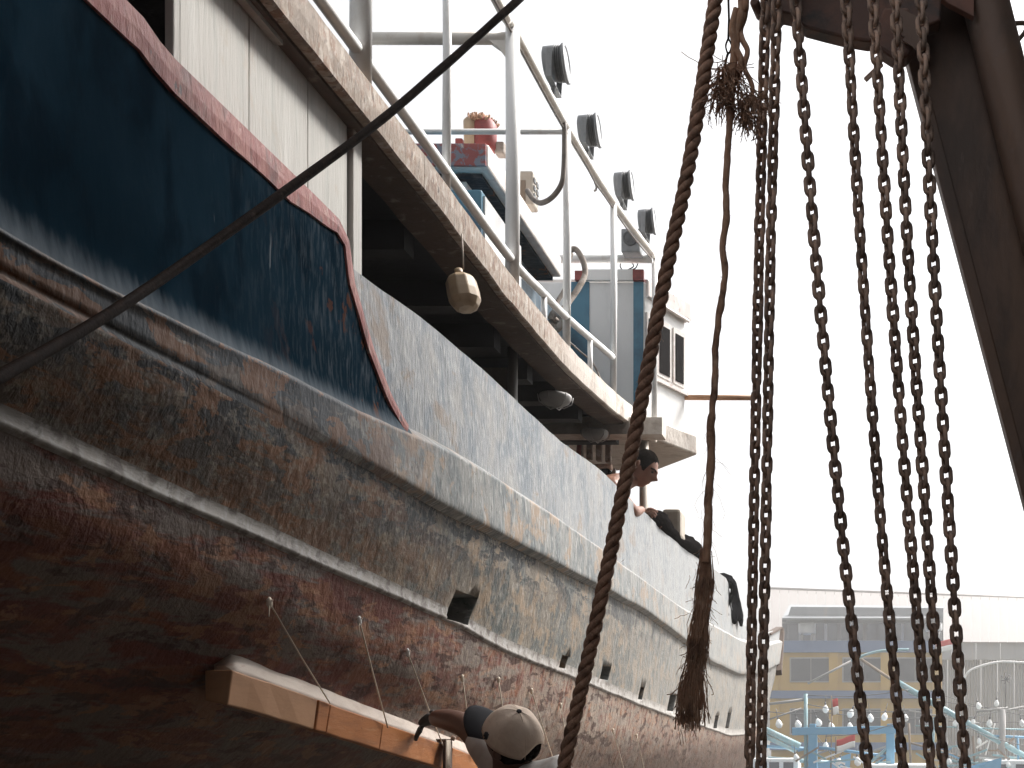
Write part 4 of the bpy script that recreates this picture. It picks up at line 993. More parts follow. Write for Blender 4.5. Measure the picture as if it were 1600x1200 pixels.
hs = [skin_mesh([ch], 'h', M['skin2'], 1) for ch in hand_chains(wrR, (-0.5, 0.6, -0.3), (0.5, 0.5, -0.4), 0.95, 0.4)]
join([body, mb] + hs, 'body', M['skin2'], 0.007, 2, person2)
tip = P(645, 1148, 3.43); gd = (tip - wr)
hs = [skin_mesh([ch], 'h', M['glove'], 1) for ch in hand_chains(wr + gd.normalized() * -0.02, gd, (-0.4, 0.6, -0.7), 1.0, 0.22)]
join(hs, 'glove', M['glove'], 0.004, 1, person2)
sh_ = [skin_mesh([[(pel + Vector((0, 0, 0.0)), (0.172, 0.14)), ((Vector((-1.06, 3.42, -0.56)) + DM), (0.168, 0.135)), (che, (0.178, 0.135)), (nb + Vector((0, 0, -0.02)), (0.125, 0.09))],
                  [(nb + Vector((0, 0, -0.02)), 0.12), (shL, 0.070), (el.lerp(shL, 0.10), 0.052)], [(nb + Vector((0, 0, -0.02)), 0.12), (shR, 0.080), (elR.lerp(shR, 0.3), 0.070)]], 's', M['shirt'], 2)]
join(sh_, 'shirt', M['shirt'], 0.008, 2, person2)
tro = skin_mesh([[(pel, (0.165, 0.135)), (pel + Vector((0, 0, 0.1)), (0.16, 0.13))], [(pel, 0.15), ((Vector((-1.14, 3.42, -0.90)) + DM), 0.108), ((Vector((-1.15, 3.46, -1.28)) + DM), 0.078), ((Vector((-1.15, 3.40, -1.62)) + DM), 0.062)],
                 [(pel, 0.15), ((Vector((-0.96, 3.42, -0.90)) + DM), 0.108), ((Vector((-0.95, 3.44, -1.28)) + DM), 0.078), ((Vector((-0.94, 3.38, -1.62)) + DM), 0.062)]], 'trousers', M['trousers'], 2)
tro.parent = person2
mb = MB(); hair_geo(mb, HC, fw, up, 0.92, 1.06); mb.build('hair', M['hair'], person2)
# cap
cap = thing('baseball_cap', 'tan cap with charcoal visor worn by the man at the timber', 'cap', loc=HC); cap.scale = (0.93, 0.93, 0.93)
fo = (fw - up * fw.dot(up)).normalized(); rt = fo.cross(up); rot = Matrix((rt, fo, up)).transposed()
rows = []; nu = 48
for j in range(15):
    r = []
    for i in range(nu):
        th = 2 * math.pi * i / nu; cf = math.cos(th)
        low = 0.10 if cf > -0.8 else 0.10 + 0.35 * ((-cf - 0.8) / 0.2)
        ph = math.asin(low) + (math.pi / 2 - math.asin(low)) * j / 14
        d = Vector((math.cos(ph) * math.sin(th), math.cos(ph) * cf, math.sin(ph)))
        pk = 1 + 0.035 * math.cos(6 * th) * math.sin(ph * 2) * -0.35 + 0.012 * mnoise.noise((d.x * 3, d.y * 3, d.z * 3))
        r.append(rot @ Vector((d.x * 0.088 * pk, d.y * 0.107 * pk, d.z * 0.135 * pk)))
    rows.append(r)
b = MB(); b.grid(rows, 0, True, close=True); o = b.build('crown', M['capcloth'], cap); so = o.modifiers.new('s', 'SOLIDIFY'); so.thickness = 0.003; crown = o
rows = []
for j in range(7):
    v = j / 6; r = []
    for i in range(17):
        th = (i / 16 - 0.5) * 2.1
        rr = 1.0 + v * 0.72 * math.cos(th * 0.72) ** 0.8
        r.append(rot @ Vector((math.sin(th) * 0.086 * (1 + 0.04 * v), math.cos(th) * 0.104 + v * 0.068 * max(0.0, math.cos(th * 0.75)) * 1.3, 0.020 - 0.012 * v - 0.030 * abs(math.sin(th)) ** 2 * (0.4 + v))))
    rows.append(r)
b = MB(); b.grid(rows); o = b.build('visor', M['visor'], cap); so = o.modifiers.new('s', 'SOLIDIFY'); so.thickness = 0.004
b = MB(); b.lathe([(0.009, -0.002), (0.008, 0.004), (0.004, 0.006)], rot @ Vector((0, 0, 0.134)), up, 10); b.build('button', M['visor'], cap)
def on_cap(th, ph, k=1.012):
    d = Vector((math.cos(ph) * math.sin(th), math.cos(ph) * math.cos(th), math.sin(ph))); return rot @ Vector((d.x * 0.088 * k, d.y * 0.107 * k, d.z * 0.135 * k))
for q_ in range(6):
    th = 2 * math.pi * (q_ + 0.5) / 6
    b = MB(); b.tube([on_cap(th, 0.12 + 1.42 * k / 12, 1.004) for k in range(13)], 0.0014, 5); b.build('seam', M['capcloth'], cap)
b = MB()                                          # small dark stitched mark low on the side
th0 = -1.15
for (a, p1, p2) in ((-0.05, 0.20, 0.36), (0.02, 0.16, 0.36), (0.09, 0.20, 0.30)):
    b.tube([on_cap(th0 + a, p1), on_cap(th0 + a + 0.02, p2)], 0.004, 5)
b.tube([on_cap(th0 - 0.06, 0.30), on_cap(th0 + 0.12, 0.32)], 0.003, 5)
b.build('emblem', M['visor'], cap)

# ------------------------------------------------------------------ ropes
def strand_rope(path, R_, lay, name, label, cat, m, n=8, step=0.006):
    t = thing(name, label, cat)
    pts = spline(path, 40); L_ = [0]
    for i in range(1, len(pts)): L_.append(L_[-1] + (pts[i] - pts[i - 1]).length)
    N_ = int(L_[-1] / step); res = []
    xs = np.linspace(0, L_[-1], N_)
    arr = np.array([[p.x, p.y, p.z] for p in pts]); cx = [np.interp(xs, L_, arr[:, k]) for k in range(3)]
    C = [Vector((cx[0][i], cx[1][i], cx[2][i])) for i in range(N_)]
    for s_ in range(3):
        sp = []
        for i in range(N_):
            tg = (C[min(i + 1, N_ - 1)] - C[max(i - 1, 0)]).normalized(); x = tg.cross(Vector((0, 1, 0))).normalized(); y = tg.cross(x)
            a = 2 * math.pi * (xs[i] / lay + s_ / 3 + 0.10 * mnoise.noise((xs[i] * 5, 0, 3))); sp.append(C[i] + (x * math.cos(a) + y * math.sin(a)) * R_ * 0.47)
        b = MB(); b.tube(sp, [R_ * (0.56 + 0.05 * mnoise.noise((q_.z * 25, s_ * 7, 1))) for q_ in sp], n); b.build('strand', m, t)
    return t, C
def fibres(mb, c, cnt, ln, spread, dirv=(0, 0, -1), r=0.0006, jit=0.6, seg=4):
    for _ in range(cnt):
        p = Vector(c) + Vector([random.gauss(0, spread) for _ in range(3)]); d = (Vector(dirv) + Vector([random.gauss(0, jit) for _ in range(3)])).normalized()
        l = ln * random.uniform(0.4, 1.1); pts = [p]
        for k in range(seg):
            d = (d + Vector([random.gauss(0, 0.28) for _ in range(3)]) + Vector((0, 0, -0.12))).normalized(); pts.append(pts[-1] + d * l / seg)
        mb.tube(pts, r, 3, cap=False)

YR = 2.3
rp = [P(1196, -430, YR + 0.2), P(1165, -250, YR + 0.1), P(1129, -60, YR), P(1118, 0, YR), P(1098, 130, YR), P(1074, 270, YR), P(1040, 430, YR), P(1000, 640, YR), P(963, 820, YR), P(925, 1000, YR), P(883, 1190, YR), P(870, 1260, YR)]
trope, C = strand_rope(rp, 0.0165, 0.090, 'thick_rope', 'thick brown twisted rope slanting down in front of the bow', 'rope', M['rope'])
b = MB()
for i in range(0, len(C), 3): fibres(b, C[i] + Vector([random.gauss(0, 0.010), 0, random.gauss(0, 0.006)]), 1, 0.018, 0.003, (random.uniform(-1, 1), 0, random.uniform(-0.6, 0.6)), 0.0003)
fibres(b, P(1096, 165, YR - 0.015), 14, 0.05, 0.006, (0.2, 0, -0.2), 0.0006, 0.8)
o = b.build('fibres', M['rope2'], trope); o['kind'] = 'stuff'

dl = [P(1150, -430, 2.55), P(1000, -220, 2.55), P(850, -40, 2.5), P(812, -2, 2.4), P(700, 98, 2.25), P(590, 192, 2.1), P(440, 303, 1.9), P(290, 410, 1.7), P(150, 503, 1.5), P(0, 588, 1.3), P(-120, 650, 1.15)]
dlp = spline(dl, 30)
b = MB(); b.tube([p + Vector((0, 0, 0.0012 * mnoise.noise((p.x * 30, 0, 2)))) for p in dlp], [0.0080 + 0.0006 * mnoise.noise((p.x * 20, 4, 2)) for p in dlp], 10)
tag(b.build('mooring_line', M['cable']), 'dark line running diagonally up across the blue hull and past the railing', 'rope')

YF = 2.35
fr = thing('frayed_rope', 'frayed reddish brown rope with knotted tuft and unravelled hanging tail', 'rope', loc=(0, 0, 0))
main = [P(1150, -430, YF + 0.15), P(1154, -220, YF + 0.06), P(1158, -40, YF), P(1160, 10, YF), P(1152, 45, YF), P(1148, 80, YF), P(1143, 130, YF), P(1140, 190, YF), P(1137, 240, YF), P(1134, 290, YF), P(1135, 340, YF), P(1129, 385, YF), P(1133, 430, YF), P(1124, 490, YF), P(1118, 545, YF), P(1117, 600, YF), P(1111, 660, YF), P(1111, 720, YF), P(1107, 780, YF), P(1106, 840, YF), P(1103, 880, YF)]
pts = spline(main, 8)
pts = [p + Vector((0.0022 * mnoise.noise((p.z * 40, 0, 1)), 0, 0)) for p in pts]
rr = [0.0078 + 0.002 * mnoise.noise((p.z * 30, 3, 1)) + (0.002 if i < 56 else 0) + (0.002 if i > 126 else 0) for i, p in enumerate(pts)]
b = MB(); b.tube(pts, rr, 8); b.build('strand', M['rope2'], fr)
b = MB(); b.tube(spline([P(1168, -400, YF + 0.13), P(1166, -40, YF), P(1164, 20, YF), P(1157, 45, YF + 0.01), P(1160, 62, YF), P(1168, 80, YF), P(1163, 105, YF), P(1172, 125, YF), P(1176, 140, YF), P(1172, 165, YF)], 8), [0.008 - 0.00004 * k for k in range(73)], 8); b.build('strand', M['rope2'], fr)
b = MB(); b.tube(spline([P(1150, 15, YF), P(1144, 45, YF - 0.01), P(1150, 75, YF - 0.012), P(1158, 95, YF - 0.01), P(1152, 120, YF)], 8), 0.0075, 8); b.build('strand', M['rope2'], fr)
b = MB()
b.tube([P(1136, -400, YF + 0.13), P(1137, -40, YF), P(1139, 30, YF), P(1138, 60, YF)], 0.0028, 6)
b.tube(spline([P(1138, 60, YF), P(1134, 72, YF), P(1138, 84, YF), P(1143, 72, YF), P(1138, 60, YF)], 6), 0.0022, 6)
b.tube(spline([P(1138, 82, YF), P(1134, 95, YF), P(1132, 108, YF)], 6), 0.0028, 6)
b.build('hanging_wire', M['cable'], fr)
b = MB()
for (px, py, cnt, ln, sp) in ((1134, 105, 70, 0.09, 0.008), (1125, 125, 90, 0.085, 0.008), (1130, 150, 70, 0.06, 0.010), (1150, 120, 60, 0.09, 0.010), (1160, 165, 60, 0.06, 0.009), (1172, 150, 90, 0.075, 0.008), (1168, 180, 60, 0.05, 0.009), (1185, 205, 26, 0.03, 0.006)):
    fibres(b, P(px, py, YF), cnt, ln, sp, (0.05, 0, -1), 0.0011, 0.42, 5)
for i in range(56, len(pts), 2): fibres(b, pts[i], 2, 0.022, 0.005, (0, 0, -0.8), 0.0004, 0.7, 3)
for i in range(126, len(pts), 2): fibres(b, pts[i], 2, 0.09, 0.005, (0, 0, -1), 0.0005, 0.18, 5)
o = b.build('frayed_tuft', M['rope2'], fr); o['kind'] = 'stuff'
b = MB()
for k in range(260):
    x0 = random.gauss(0, 3.6); u = random.random()
    ex = 1079 + random.gauss(0, 12); ey = 1143 - abs(random.gauss(0, 38))
    q0 = (1103 + x0, 862 + random.uniform(-8, 30)); q1 = (1098 + x0 * 1.6, 930 + random.gauss(0, 8)); q2 = (1090 + random.gauss(0, 7.5), 1010 + random.gauss(0, 12)); q3 = (ex * 0.7 + 1085 * 0.3 + random.gauss(0, 4), 1075 + random.gauss(0, 10))
    dy = random.gauss(0, 0.008)
    b.tube(spline([P(q0[0], q0[1], YF), P(q1[0], q1[1], YF + dy * 0.5), P(q2[0], q2[1], YF + dy), P(q3[0], q3[1], YF + dy), P(ex, max(ey, 1085), YF + dy)], 3), random.uniform(0.0006, 0.0014), 4, cap=False)
for py in range(900, 1140, 6): fibres(b, P(1100 - (py - 900) * 0.085 + random.gauss(0, 5), py, YF), 6, 0.045, 0.010, (random.uniform(-0.5, 0.3), 0, -0.9), 0.0006, 0.5, 5)
o = b.build('unravelled_tail', M['rope2'], fr); o['kind'] = 'stuff'

# ------------------------------------------------------------------ chains of the hoist
PITCH = 0.0300; WR = 0.0055
def link_mesh():
    rad = 0.0102; half = PITCH / 2 + WR - rad; b = MB(); path_ = []
    for k in range(7): a = math.pi * k / 6; path_.append(Vector((rad * math.cos(a), 0, half + rad * math.sin(a))))
    for k in range(7): a = math.pi + math.pi * k / 6; path_.append(Vector((rad * math.cos(a), 0, -half + rad * math.sin(a))))
    rows = []; n_ = len(path_)
    for i in range(n_):
        tg = (path_[(i + 1) % n_] - path_[i - 1]).normalized(); nn = Vector((0, 1, 0)); bb = tg.cross(nn)
        rows.append([path_[i] + (nn * math.cos(2 * math.pi * k / 8) + bb * math.sin(2 * math.pi * k / 8)) * WR for k in range(8)])
    rows.append(rows[0]); b.grid(rows, 0, True, close=True)
    o = b.build('link', M['rust']); me = o.data; bpy.data.objects.remove(o); return me
LINK = link_mesh()
chains = [([(1198, -40), (1195, 45), (1186, 400), (1178, 800), (1171, 1200), (1170, 1240)], 2.46, 45, 'leftmost of the rusty hanging chains, closest beside its twin'),
          ([(1215, -40), (1213, 30), (1204, 400), (1197, 800), (1189, 1200), (1188, 1240)], 2.43, 45, 'second rusty chain from the left, close beside the leftmost'),
          ([(1240, -40), (1247, 50), (1274.5, 400), (1312, 800), (1356, 1200), (1360, 1240)], 2.38, 20, 'third rusty chain from the left, hanging alone from the hoist casing edge'),
          ([(1320, -40), (1322, 0), (1346, 400), (1375, 800), (1411, 1200), (1415, 1240)], 2.40, 30, 'fourth rusty chain from the left, under middle of the hoist casing'),
          ([(1361, -40), (1364, 0), (1389, 400), (1419, 800), (1454, 1200), (1458, 1240)], 2.38, 24, 'fifth rusty chain from the left, left of a close pair'),
          ([(1397, -40), (1399, 0), (1419, 400), (1446, 800), (1474, 1200), (1477, 1240)], 2.36, 20, 'sixth rusty chain from the left, right one of a close pair'),
          ([(1437, -40), (1439, 0), (1458, 400), (1482, 800), (1508, 1200), (1511, 1240)], 2.32, 16, 'rightmost rusty chain, crossing the dark steel leg')]
for (pp, Y, rot0, lab) in chains:
    t = thing('hoist_chain', lab, 'chain', 'rusty chains hanging from the hoist', P(pp[0][0], pp[0][1], Y)); base = P(pp[0][0], pp[0][1], Y)
    sp = spline([P(a, c, Y) for a, c in pp], 30); L_ = [0]
    for i in range(1, len(sp)): L_.append(L_[-1] + (sp[i] - sp[i - 1]).length)
    arr = np.array([[p.x, p.y, p.z] for p in sp]); nl = int(L_[-1] / PITCH); off = random.uniform(0, PITCH)
    ry = 0
    for i in range(nl):
        s_ = off + i * PITCH; c = Vector([np.interp(s_, L_, arr[:, k]) for k in range(3)]); c2 = Vector([np.interp(s_ + 0.02, L_, arr[:, k]) for k in range(3)])
        d = (c - c2).normalized() if (c - c2).length > 1e-5 else Vector((0, 0, 1))
        q = d.to_track_quat('Z', 'Y') if False else Vector((0, 0, 1)).rotation_difference(d)
        o = bpy.data.objects.new('link', LINK); COL.objects.link(o); o.parent = t
        ang = R(rot0 + (90 if i % 2 else 0) + 10 * mnoise.noise((s_ * 6, pp[0][0], 0)) + random.gauss(0, 7))
        o.rotation_mode = 'QUATERNION'; o.rotation_quaternion = q @ Matrix.Rotation(ang, 3, 'Z').to_quaternion(); o.location = c - base

# hoist casing and steel leg
YH = 2.62
hst = thing('chain_hoist', 'dark rusty chain hoist casing with curved belly at the top', 'hoist', loc=P(1340, 0, YH)); hb_ = P(1340, 0, YH)
out = [(1226, -400), (1233, -14), (1240, 30), (1258, 42), (1288, 50), (1320, 58), (1356, 64), (1372, 62), (1420, 52), (1470, 32), (1480, -400)]
b = MB(); b.prism([P(a, c, YH) - hb_ for a, c in out], (0, 0.045, 0)); b.build('casing', M['hoist'], hst, 0.006)
out = [(1366, 50), (1372, 74), (1392, 87), (1402, 92), (1418, 86), (1432, 68), (1436, 40), (1420, 10), (1380, 10)]
b = MB(); b.prism([P(a, c, YH - 0.05) - hb_ for a, c in out], (0, 0.05, 0)); b.build('gear_cover', M['hoist'], hst, 0.008)
for k in range(6):
    b = MB(); b.bar(P(1402 + k * 2, 16 + k * 9, YH - 0.06) - hb_, P(1434 + k * 1.0, 32 + k * 9, YH - 0.06) - hb_, 0.012, 0.006, (0, 1, 0)); b.build('cooling_rib', M['leg'], hst)
b = MB(); b.bar(P(1352, 125, YH - 0.1) - hb_, P(1378, 100, YH - 0.1) - hb_, 0.010, 0.007, (0, 1, 0)); b.build('lever', M['rust'], hst)
sb_ = thing('sheave_bracket', 'small dark bracket holding the two leftmost chains', 'bracket', loc=P(1210, 0, 2.5)); s0 = P(1210, 0, 2.5)
b = MB(); b.prism([P(a, c, 2.5) - s0 for a, c in [(1190, -400), (1190, 22), (1196, 34), (1214, 30), (1222, 18), (1240, 22), (1240, -400)]], (0, 0.05, 0)); b.build('plate', M['hoist'], sb_, 0.004)
b = MB(); b.lathe([(0.006, -0.02), (0.012, -0.018), (0.012, 0.03), (0.008, 0.034)], P(1185, 17, 2.5) - s0, (-0.2, -1, 0), 12); b.build('bolt', M['hoist'], sb_)
b = MB(); b.prism([P(a, c, 2.56) - s0 for a, c in [(1215, -400), (1215, 12), (1250, 16), (1250, -400)]], (0, 0.05, 0)); b.build('link_plate', M['hoist'], sb_)

YL = 2.75
leg = thing('gantry_leg', 'massive dark brown steel gantry leg leaning across the upper right corner', 'gantry')
a0, a1 = P(1478, -120, YL), P(1705, 820, YL)
def slab(pts_, y0, dy, name, m, bev=0.0):
    b = MB(); b.prism([P(x, y, y0) for x, y in pts_], (0, dy, 0)); return b.build(name, m, leg, bev)
slab([(1295, -440), (1440, 118), (1616, 790), (1790, 1400), (1960, 1400), (1600, 200), (1404, -440)], YL, 0.03, 'web', M['leg'], 0.0)
slab([(1275, -440), (1424, 118), (1602, 790), (1770, 1400), (1795, 1400), (1620, 790), (1446, 118), (1300, -440)], YL - 0.02, 0.045, 'flange', M['leg'], 0.004)
b = MB()
tp = [P(1429, -440, YL - 0.03), P(1539, 0, YL - 0.03), P(1614, 300, YL - 0.03), P(1889, 1400, YL - 0.03)]
b.tube(spline(tp, 6), 0.062, 24); b.build('tube', M['leg'], leg)
slab([(1448, -75), (1460, -12), (1480, 4), (1522, 26), (1522, -75)], YL - 0.09, 0.02, 'gusset', M['gusset'], 0.002)
b = MB(); b.bar(P(930, -470, 2.6), P(1560, -470, 2.6), 0.16, 0.16); b.build('top_beam', M['leg'], leg, 0.004)
b = MB(); b.tube(spline([P(1570, 38, YL), P(1598, 36, YL), P(1604, 40, YL), P(1600, 52, YL), P(1580, 74, YL)], 6), 0.006, 8); b.build('step_bracket', M['leg'], leg)

# ------------------------------------------------------------------ far shore: buildings
YB = 60.0
s = YB / FPX
def bbox3(x0, x1, y0, y1, Y, dy): # pixel rectangle -> box
    a = P(x0, y0, Y); c = P(x1, y1, Y); return ((a.x + c.x) / 2, Y + dy / 2, (a.z + c.z) / 2), (abs(c.x - a.x), dy, abs(a.z - c.z))
bld = thing('yellow_building', 'yellow and blue three storey building with open roof terrace beyond the boats', 'building', loc=(P(1340, 0, YB).x, YB, -2.6)); BO = Vector(bld.location)
def bp(x0, x1, y0, y1, Y, dy, name, m, parent=None, bev=0.0):
    c, sz = bbox3(x0, x1, y0, y1, Y, dy)
    if parent is None: return MB().box(Vector(c) - BO, sz).build(name, m, bld, bev)
    return MB().box(Vector(c) - BO, sz).build(name, m, parent, bev)
bp(1205, 1472, 1019, 1222, YB, 10, 'wall', M['yellow'])
bp(1203, 1474, 1001, 1019, YB - 0.25, 10.3, 'parapet', M['blueband'])
bp(1203, 1474, 1079, 1091, YB - 0.35, 0.34, 'storey_band', M['blueband'])
bp(1203, 1474, 1160, 1172, YB - 0.35, 0.34, 'storey_band', M['blueband'])
for xx in (1210, 1302, 1383, 1464):
    bp(xx - 7, xx + 7, 1019.3, 1078.7, YB - 0.18, 0.17, 'pilaster', M['yellow'])
    bp(xx - 7, xx + 7, 1091.3, 1159.7, YB - 0.18, 0.17, 'pilaster', M['yellow'])
for (y0, y1) in ((1027, 1066), (1107, 1148)):
    for (x0, x1) in ((1234, 1300), (1316, 1382), (1398, 1462)):
        fr_ = bp(x0, x1, y0, y1, YB - 0.06, 0.055, 'window', M['greypole'])
        bp(x0 + 2, (x0 + x1) / 2 - 0.7, y0 + 2, y1 - 2, YB - 0.09, 0.025, 'pane', M['wglass'], fr_)
        bp((x0 + x1) / 2 + 0.7, x1 - 2, y0 + 2, y1 - 2, YB - 0.09, 0.025, 'pane', M['wglass'], fr_)
# terrace with posts, rail and lean-to roof
bp(1222, 1474, 966, 1000.7, YB + 6, 0.2, 'rear_wall', M['greydark'])
for xx in list(range(1228, 1470, 20)):
    bp(xx, xx + random.choice([3, 4, 6]), 966, 1000.7, YB + 0.6 + random.uniform(0, 2), 0.15, 'terrace_post', random.choice([M['greypole'], M['tank'], M['greydark']]))
bp(1222, 1474, 972, 974, YB + 0.4, 0.06, 'terrace_rail', M['greypole'])
b = MB(); A = [P(1234, 947, YB + 3), P(1476, 950, YB + 3), P(1466, 968, YB - 0.6), P(1222, 968, YB - 0.6)]; b.prism([v - BO for v in A], (0, 0, 0.1)); b.build('terrace_roof', M['greysheet'], bld)
b = MB(); A = [P(1236, 948, YB), P(1474, 950, YB), P(1474, 972, YB), P(1228, 972, YB)]; b.prism([v - BO for v in A], (0, 0.2, 0)); b.build('terrace_fascia', M['greysheet'], bld)
def tank(px, py, w_, h_, Y, lab):
    c = P(px, py + h_ / 2, Y); k = Y / FPX
    t = thing('water_tank', lab, 'water tank', 'water tanks on the terrace', c)
    b = MB(); b.lathe([(w_ / 2 * k * 0.92, 0), (w_ / 2 * k, h_ * k * 0.1), (w_ / 2 * k, h_ * k * 0.85), (w_ / 2 * k * 0.8, h_ * k * 0.95), (w_ / 6 * k, h_ * k)], (0, 0, 0), (0, 0, 1), 18); b.build('body', M['tank'], t)
    b = MB(); b.lathe([(w_ / 2 * k * 1.05, h_ * k * 0.84), (w_ / 2 * k * 1.05, h_ * k * 0.9)], (0, 0, 0), (0, 0, 1), 18); b.build('rim', M['tank'], t)
    b = MB()
    for a in range(4): b.tube([(w_ * 0.4 * k * math.cos(a * 1.57 + .78), w_ * 0.4 * k * math.sin(a * 1.57 + .78), 0), (w_ * 0.4 * k * math.cos(a * 1.57 + .78), w_ * 0.4 * k * math.sin(a * 1.57 + .78), -16 * k)], 0.06, 6)
    b.build('stand', M['greypole'], t)
tank(1261, 975, 27, 32, YB - 0.9 + 1.6, 'white water tank at the left end of the roof terrace')
tank(1459, 974, 27, 26, YB - 0.9 + 1.6, 'white water tank at the right end of the roof terrace')

YW = 72.0
wh = thing('warehouse', 'grey metal clad warehouse with broad pale roof behind the yellow building', 'warehouse', loc=(P(1500, 0, YW).x, YW, -2.6)); WO = Vector(wh.location)
x0 = 1455
for k in range(11):
    xa = x0 + k * 26; a = P(xa + 0.4, 1030, YW); c = P(xa + 25.6, 1235, YW)
    b = MB(); rows = []
    for q_ in range(13):
        xx = a.x + (c.x - a.x) * q_ / 12; yy = YW + (0.0 if q_ % 2 else 0.07); rows.append([Vector((xx, yy, a.z)) - WO, Vector((xx, yy, c.z)) - WO])
    b.grid(rows, 0, False); b.build('cladding_panel', M['greysheet'], wh)
for k in range(8):
    xa = x0 - 6 + k * 38; a = P(xa + 0.4, 1004, YW - 0.9); c = P(xa + 37.6, 1031, YW - 0.9)
    MB().box((a + c) / 2 - WO, (c.x - a.x, 0.12, a.z - c.z)).build('gutter_panel', M['greysheet'], wh)
ea, eb = P(1190, 1003, YW - 1.2), P(1760, 1006, YW - 1.2); ra, rb = P(1190, 921, YW + 22), P(1760, 941, YW + 22)
nrm = 40
for k in range(nrm):
    t0_, t1_ = k / nrm, (k + 0.97) / nrm
    A = [ea.lerp(eb, t0_), ea.lerp(eb, t1_), ra.lerp(rb, t1_), ra.lerp(rb, t0_)]
    b = MB(); b.prism([v - WO for v in A], (0, 0, 0.08)); b.build('roof_sheet', M['roofsheet'], wh)
b = MB(); b.tube([ra - WO, rb - WO], 0.25, 8); b.build('ridge', M['roofsheet'], wh)

# ------------------------------------------------------------------ moored boats with rigging
def moored(name_lab, x, y, ln, hw, hcol, lab):
    t = thing('moored_boat', lab, 'boat', None, (x, y, -3.3))
    rows = []
    for i in range(15):
        u = i / 14; wv = hw * (math.sin(math.pi * min(u * 0.9 + 0.12, 1.0)) ** 0.6); zt_ = 1.5 + 1.6 * abs(u - 0.35) ** 2 * 1.6
        X_ = (u - 0.5) * ln
        rows.append([(X_, -wv, zt_), (X_ * 0.96, -wv * 0.9, 0.5), (X_ * 0.92, 0, -0.4), (X_ * 0.96, wv * 0.9, 0.5), (X_, wv, zt_)])
    b = MB(); b.grid(rows); b.build('hull', hcol, t)
    b = MB(); b.box((0, 0, 1.1), (ln * 0.8, hw * 1.5, 0.08)); b.build('deck', M['wood'], t)
    b = MB(); b.box((ln * 0.15, 0, 1.75), (ln * 0.22, hw * 1.1, 1.25)); cb = b.build('cabin', M['cabinwhite'], t, 0.04)
    for k in range(3): MB().box((ln * 0.15 + (k - 1) * ln * 0.065, -hw * 0.56, 2.0), (ln * 0.045, 0.04, 0.45)).build('window', M['wglass'], cb)
    return t
def w2(t, px, py, Y): return P(px, py, Y) - Vector(t.location)
mA = moored('a', P(1330, 0, 34).x, 34, 10, 1.7, M['lightblue'], 'moored fishing boat with blue gantry frame in front of yellow building')
mB_ = moored('b', P(1520, 0, 40).x, 40, 12, 1.9, M['teal'], 'moored fishing boat with long teal boom at the lower right')
mC = moored('c', P(1215, 0, 42).x - 1.5, 43, 9, 1.6, M['lightblue'], 'moored boat with pale teal poles just right of the hull')
def pole(t, a, c, r, name, m, n=8): 
    b = MB(); b.tube([Vector(a), Vector(c)], r, n); return b.build(name, m, t)
Y = 34; kx = Y / FPX
b = MB(); b.bar(w2(mA, 1238, 1143, Y), w2(mA, 1402, 1140, Y), 0.3, 12 * kx); b.build('gantry_beam', M['lightblue'], mA, 0.02)
for px, wd in ((1270, 14), (1391, 13)):
    b = MB(); b.bar(w2(mA, px, 1137, Y), w2(mA, px, 1220, Y), wd * kx, 0.28, (0, 1, 0)); b.build('gantry_post', M['lightblue'], mA, 0.02)
    b = MB(); b.box(w2(mA, px, 1134, Y), (10 * kx, 0.3, 6 * kx)); b.build('post_head', M['lightblue'], mA, 0.02)
pole(mA, w2(mA, 1259, 1084, Y), w2(mA, 1259, 1215, Y), 0.065, 'mast', M['teal'])
pole(mA, w2(mA, 1202, 1100, Y), w2(mA, 1256, 1093, Y), 0.045, 'boom', M['greypole'])
pole(mA, w2(mA, 1202, 1124, Y), w2(mA, 1252, 1107, Y), 0.03, 'boom', M['greypole'])
pole(mA, w2(mA, 1280, 1168, Y), w2(mA, 1390, 1182, Y), 0.05, 'strut', M['lightblue'])
pole(mA, w2(mA, 1352, 1196, Y), w2(mA, 1400, 1160, Y), 0.06, 'strut', M['teal'])
pole(mA, w2(mA, 1345, 1210, Y), w2(mA, 1400, 1172, Y), 0.04, 'strut', M['lightblue'])
pole(mA, w2(mA, 1300, 1096, Y), w2(mA, 1298, 1215, Y), 0.022, 'flagstaff', M['wood'])
Y = 43
for (a, c, r, m) in (((1195, 1140), (1250, 1166), 0.14, 'teal'), ((1195, 1150), (1244, 1174), 0.10, 'teal'), ((1195, 1166), (1262, 1170), 0.07, 'lightblue'), ((1200, 1185), (1300, 1192), 0.09, 'teal'), ((1262, 1068), (1330, 1033), 0.05, 'greypole')):
    pole(mC, w2(mC, a[0], a[1], Y), w2(mC, c[0], c[1], Y), r, 'boom', M[m])
b = MB(); b.tube(spline([w2(mC, 1330, 1033, Y), w2(mC, 1355, 1022, Y), w2(mC, 1385, 1016, Y), w2(mC, 1420, 1015, Y)], 6), 0.055, 8); b.build('curved_pole', M['teal'], mC)
Y = 40
pole(mB_, w2(mB_, 1395, 1062, Y), w2(mB_, 1605, 1184, Y), 0.12, 'long_boom', M['teal'])
pole(mB_, w2(mB_, 1345, 1030, Y), w2(mB_, 1420, 1080, Y), 0.06, 'boom', M['wood'])
b = MB(); b.tube(spline([w2(mB_, 1502, 1070, Y), w2(mB_, 1513, 1050, Y), w2(mB_, 1535, 1040, Y), w2(mB_, 1565, 1034, Y), w2(mB_, 1610, 1036, Y)], 6), 0.045, 8); b.build('curved_pole', M['flagwhite'], mB_)
pole(mB_, w2(mB_, 1571, 1050, Y), w2(mB_, 1571, 1108, Y), 0.02, 'aerial', M['greydark'])
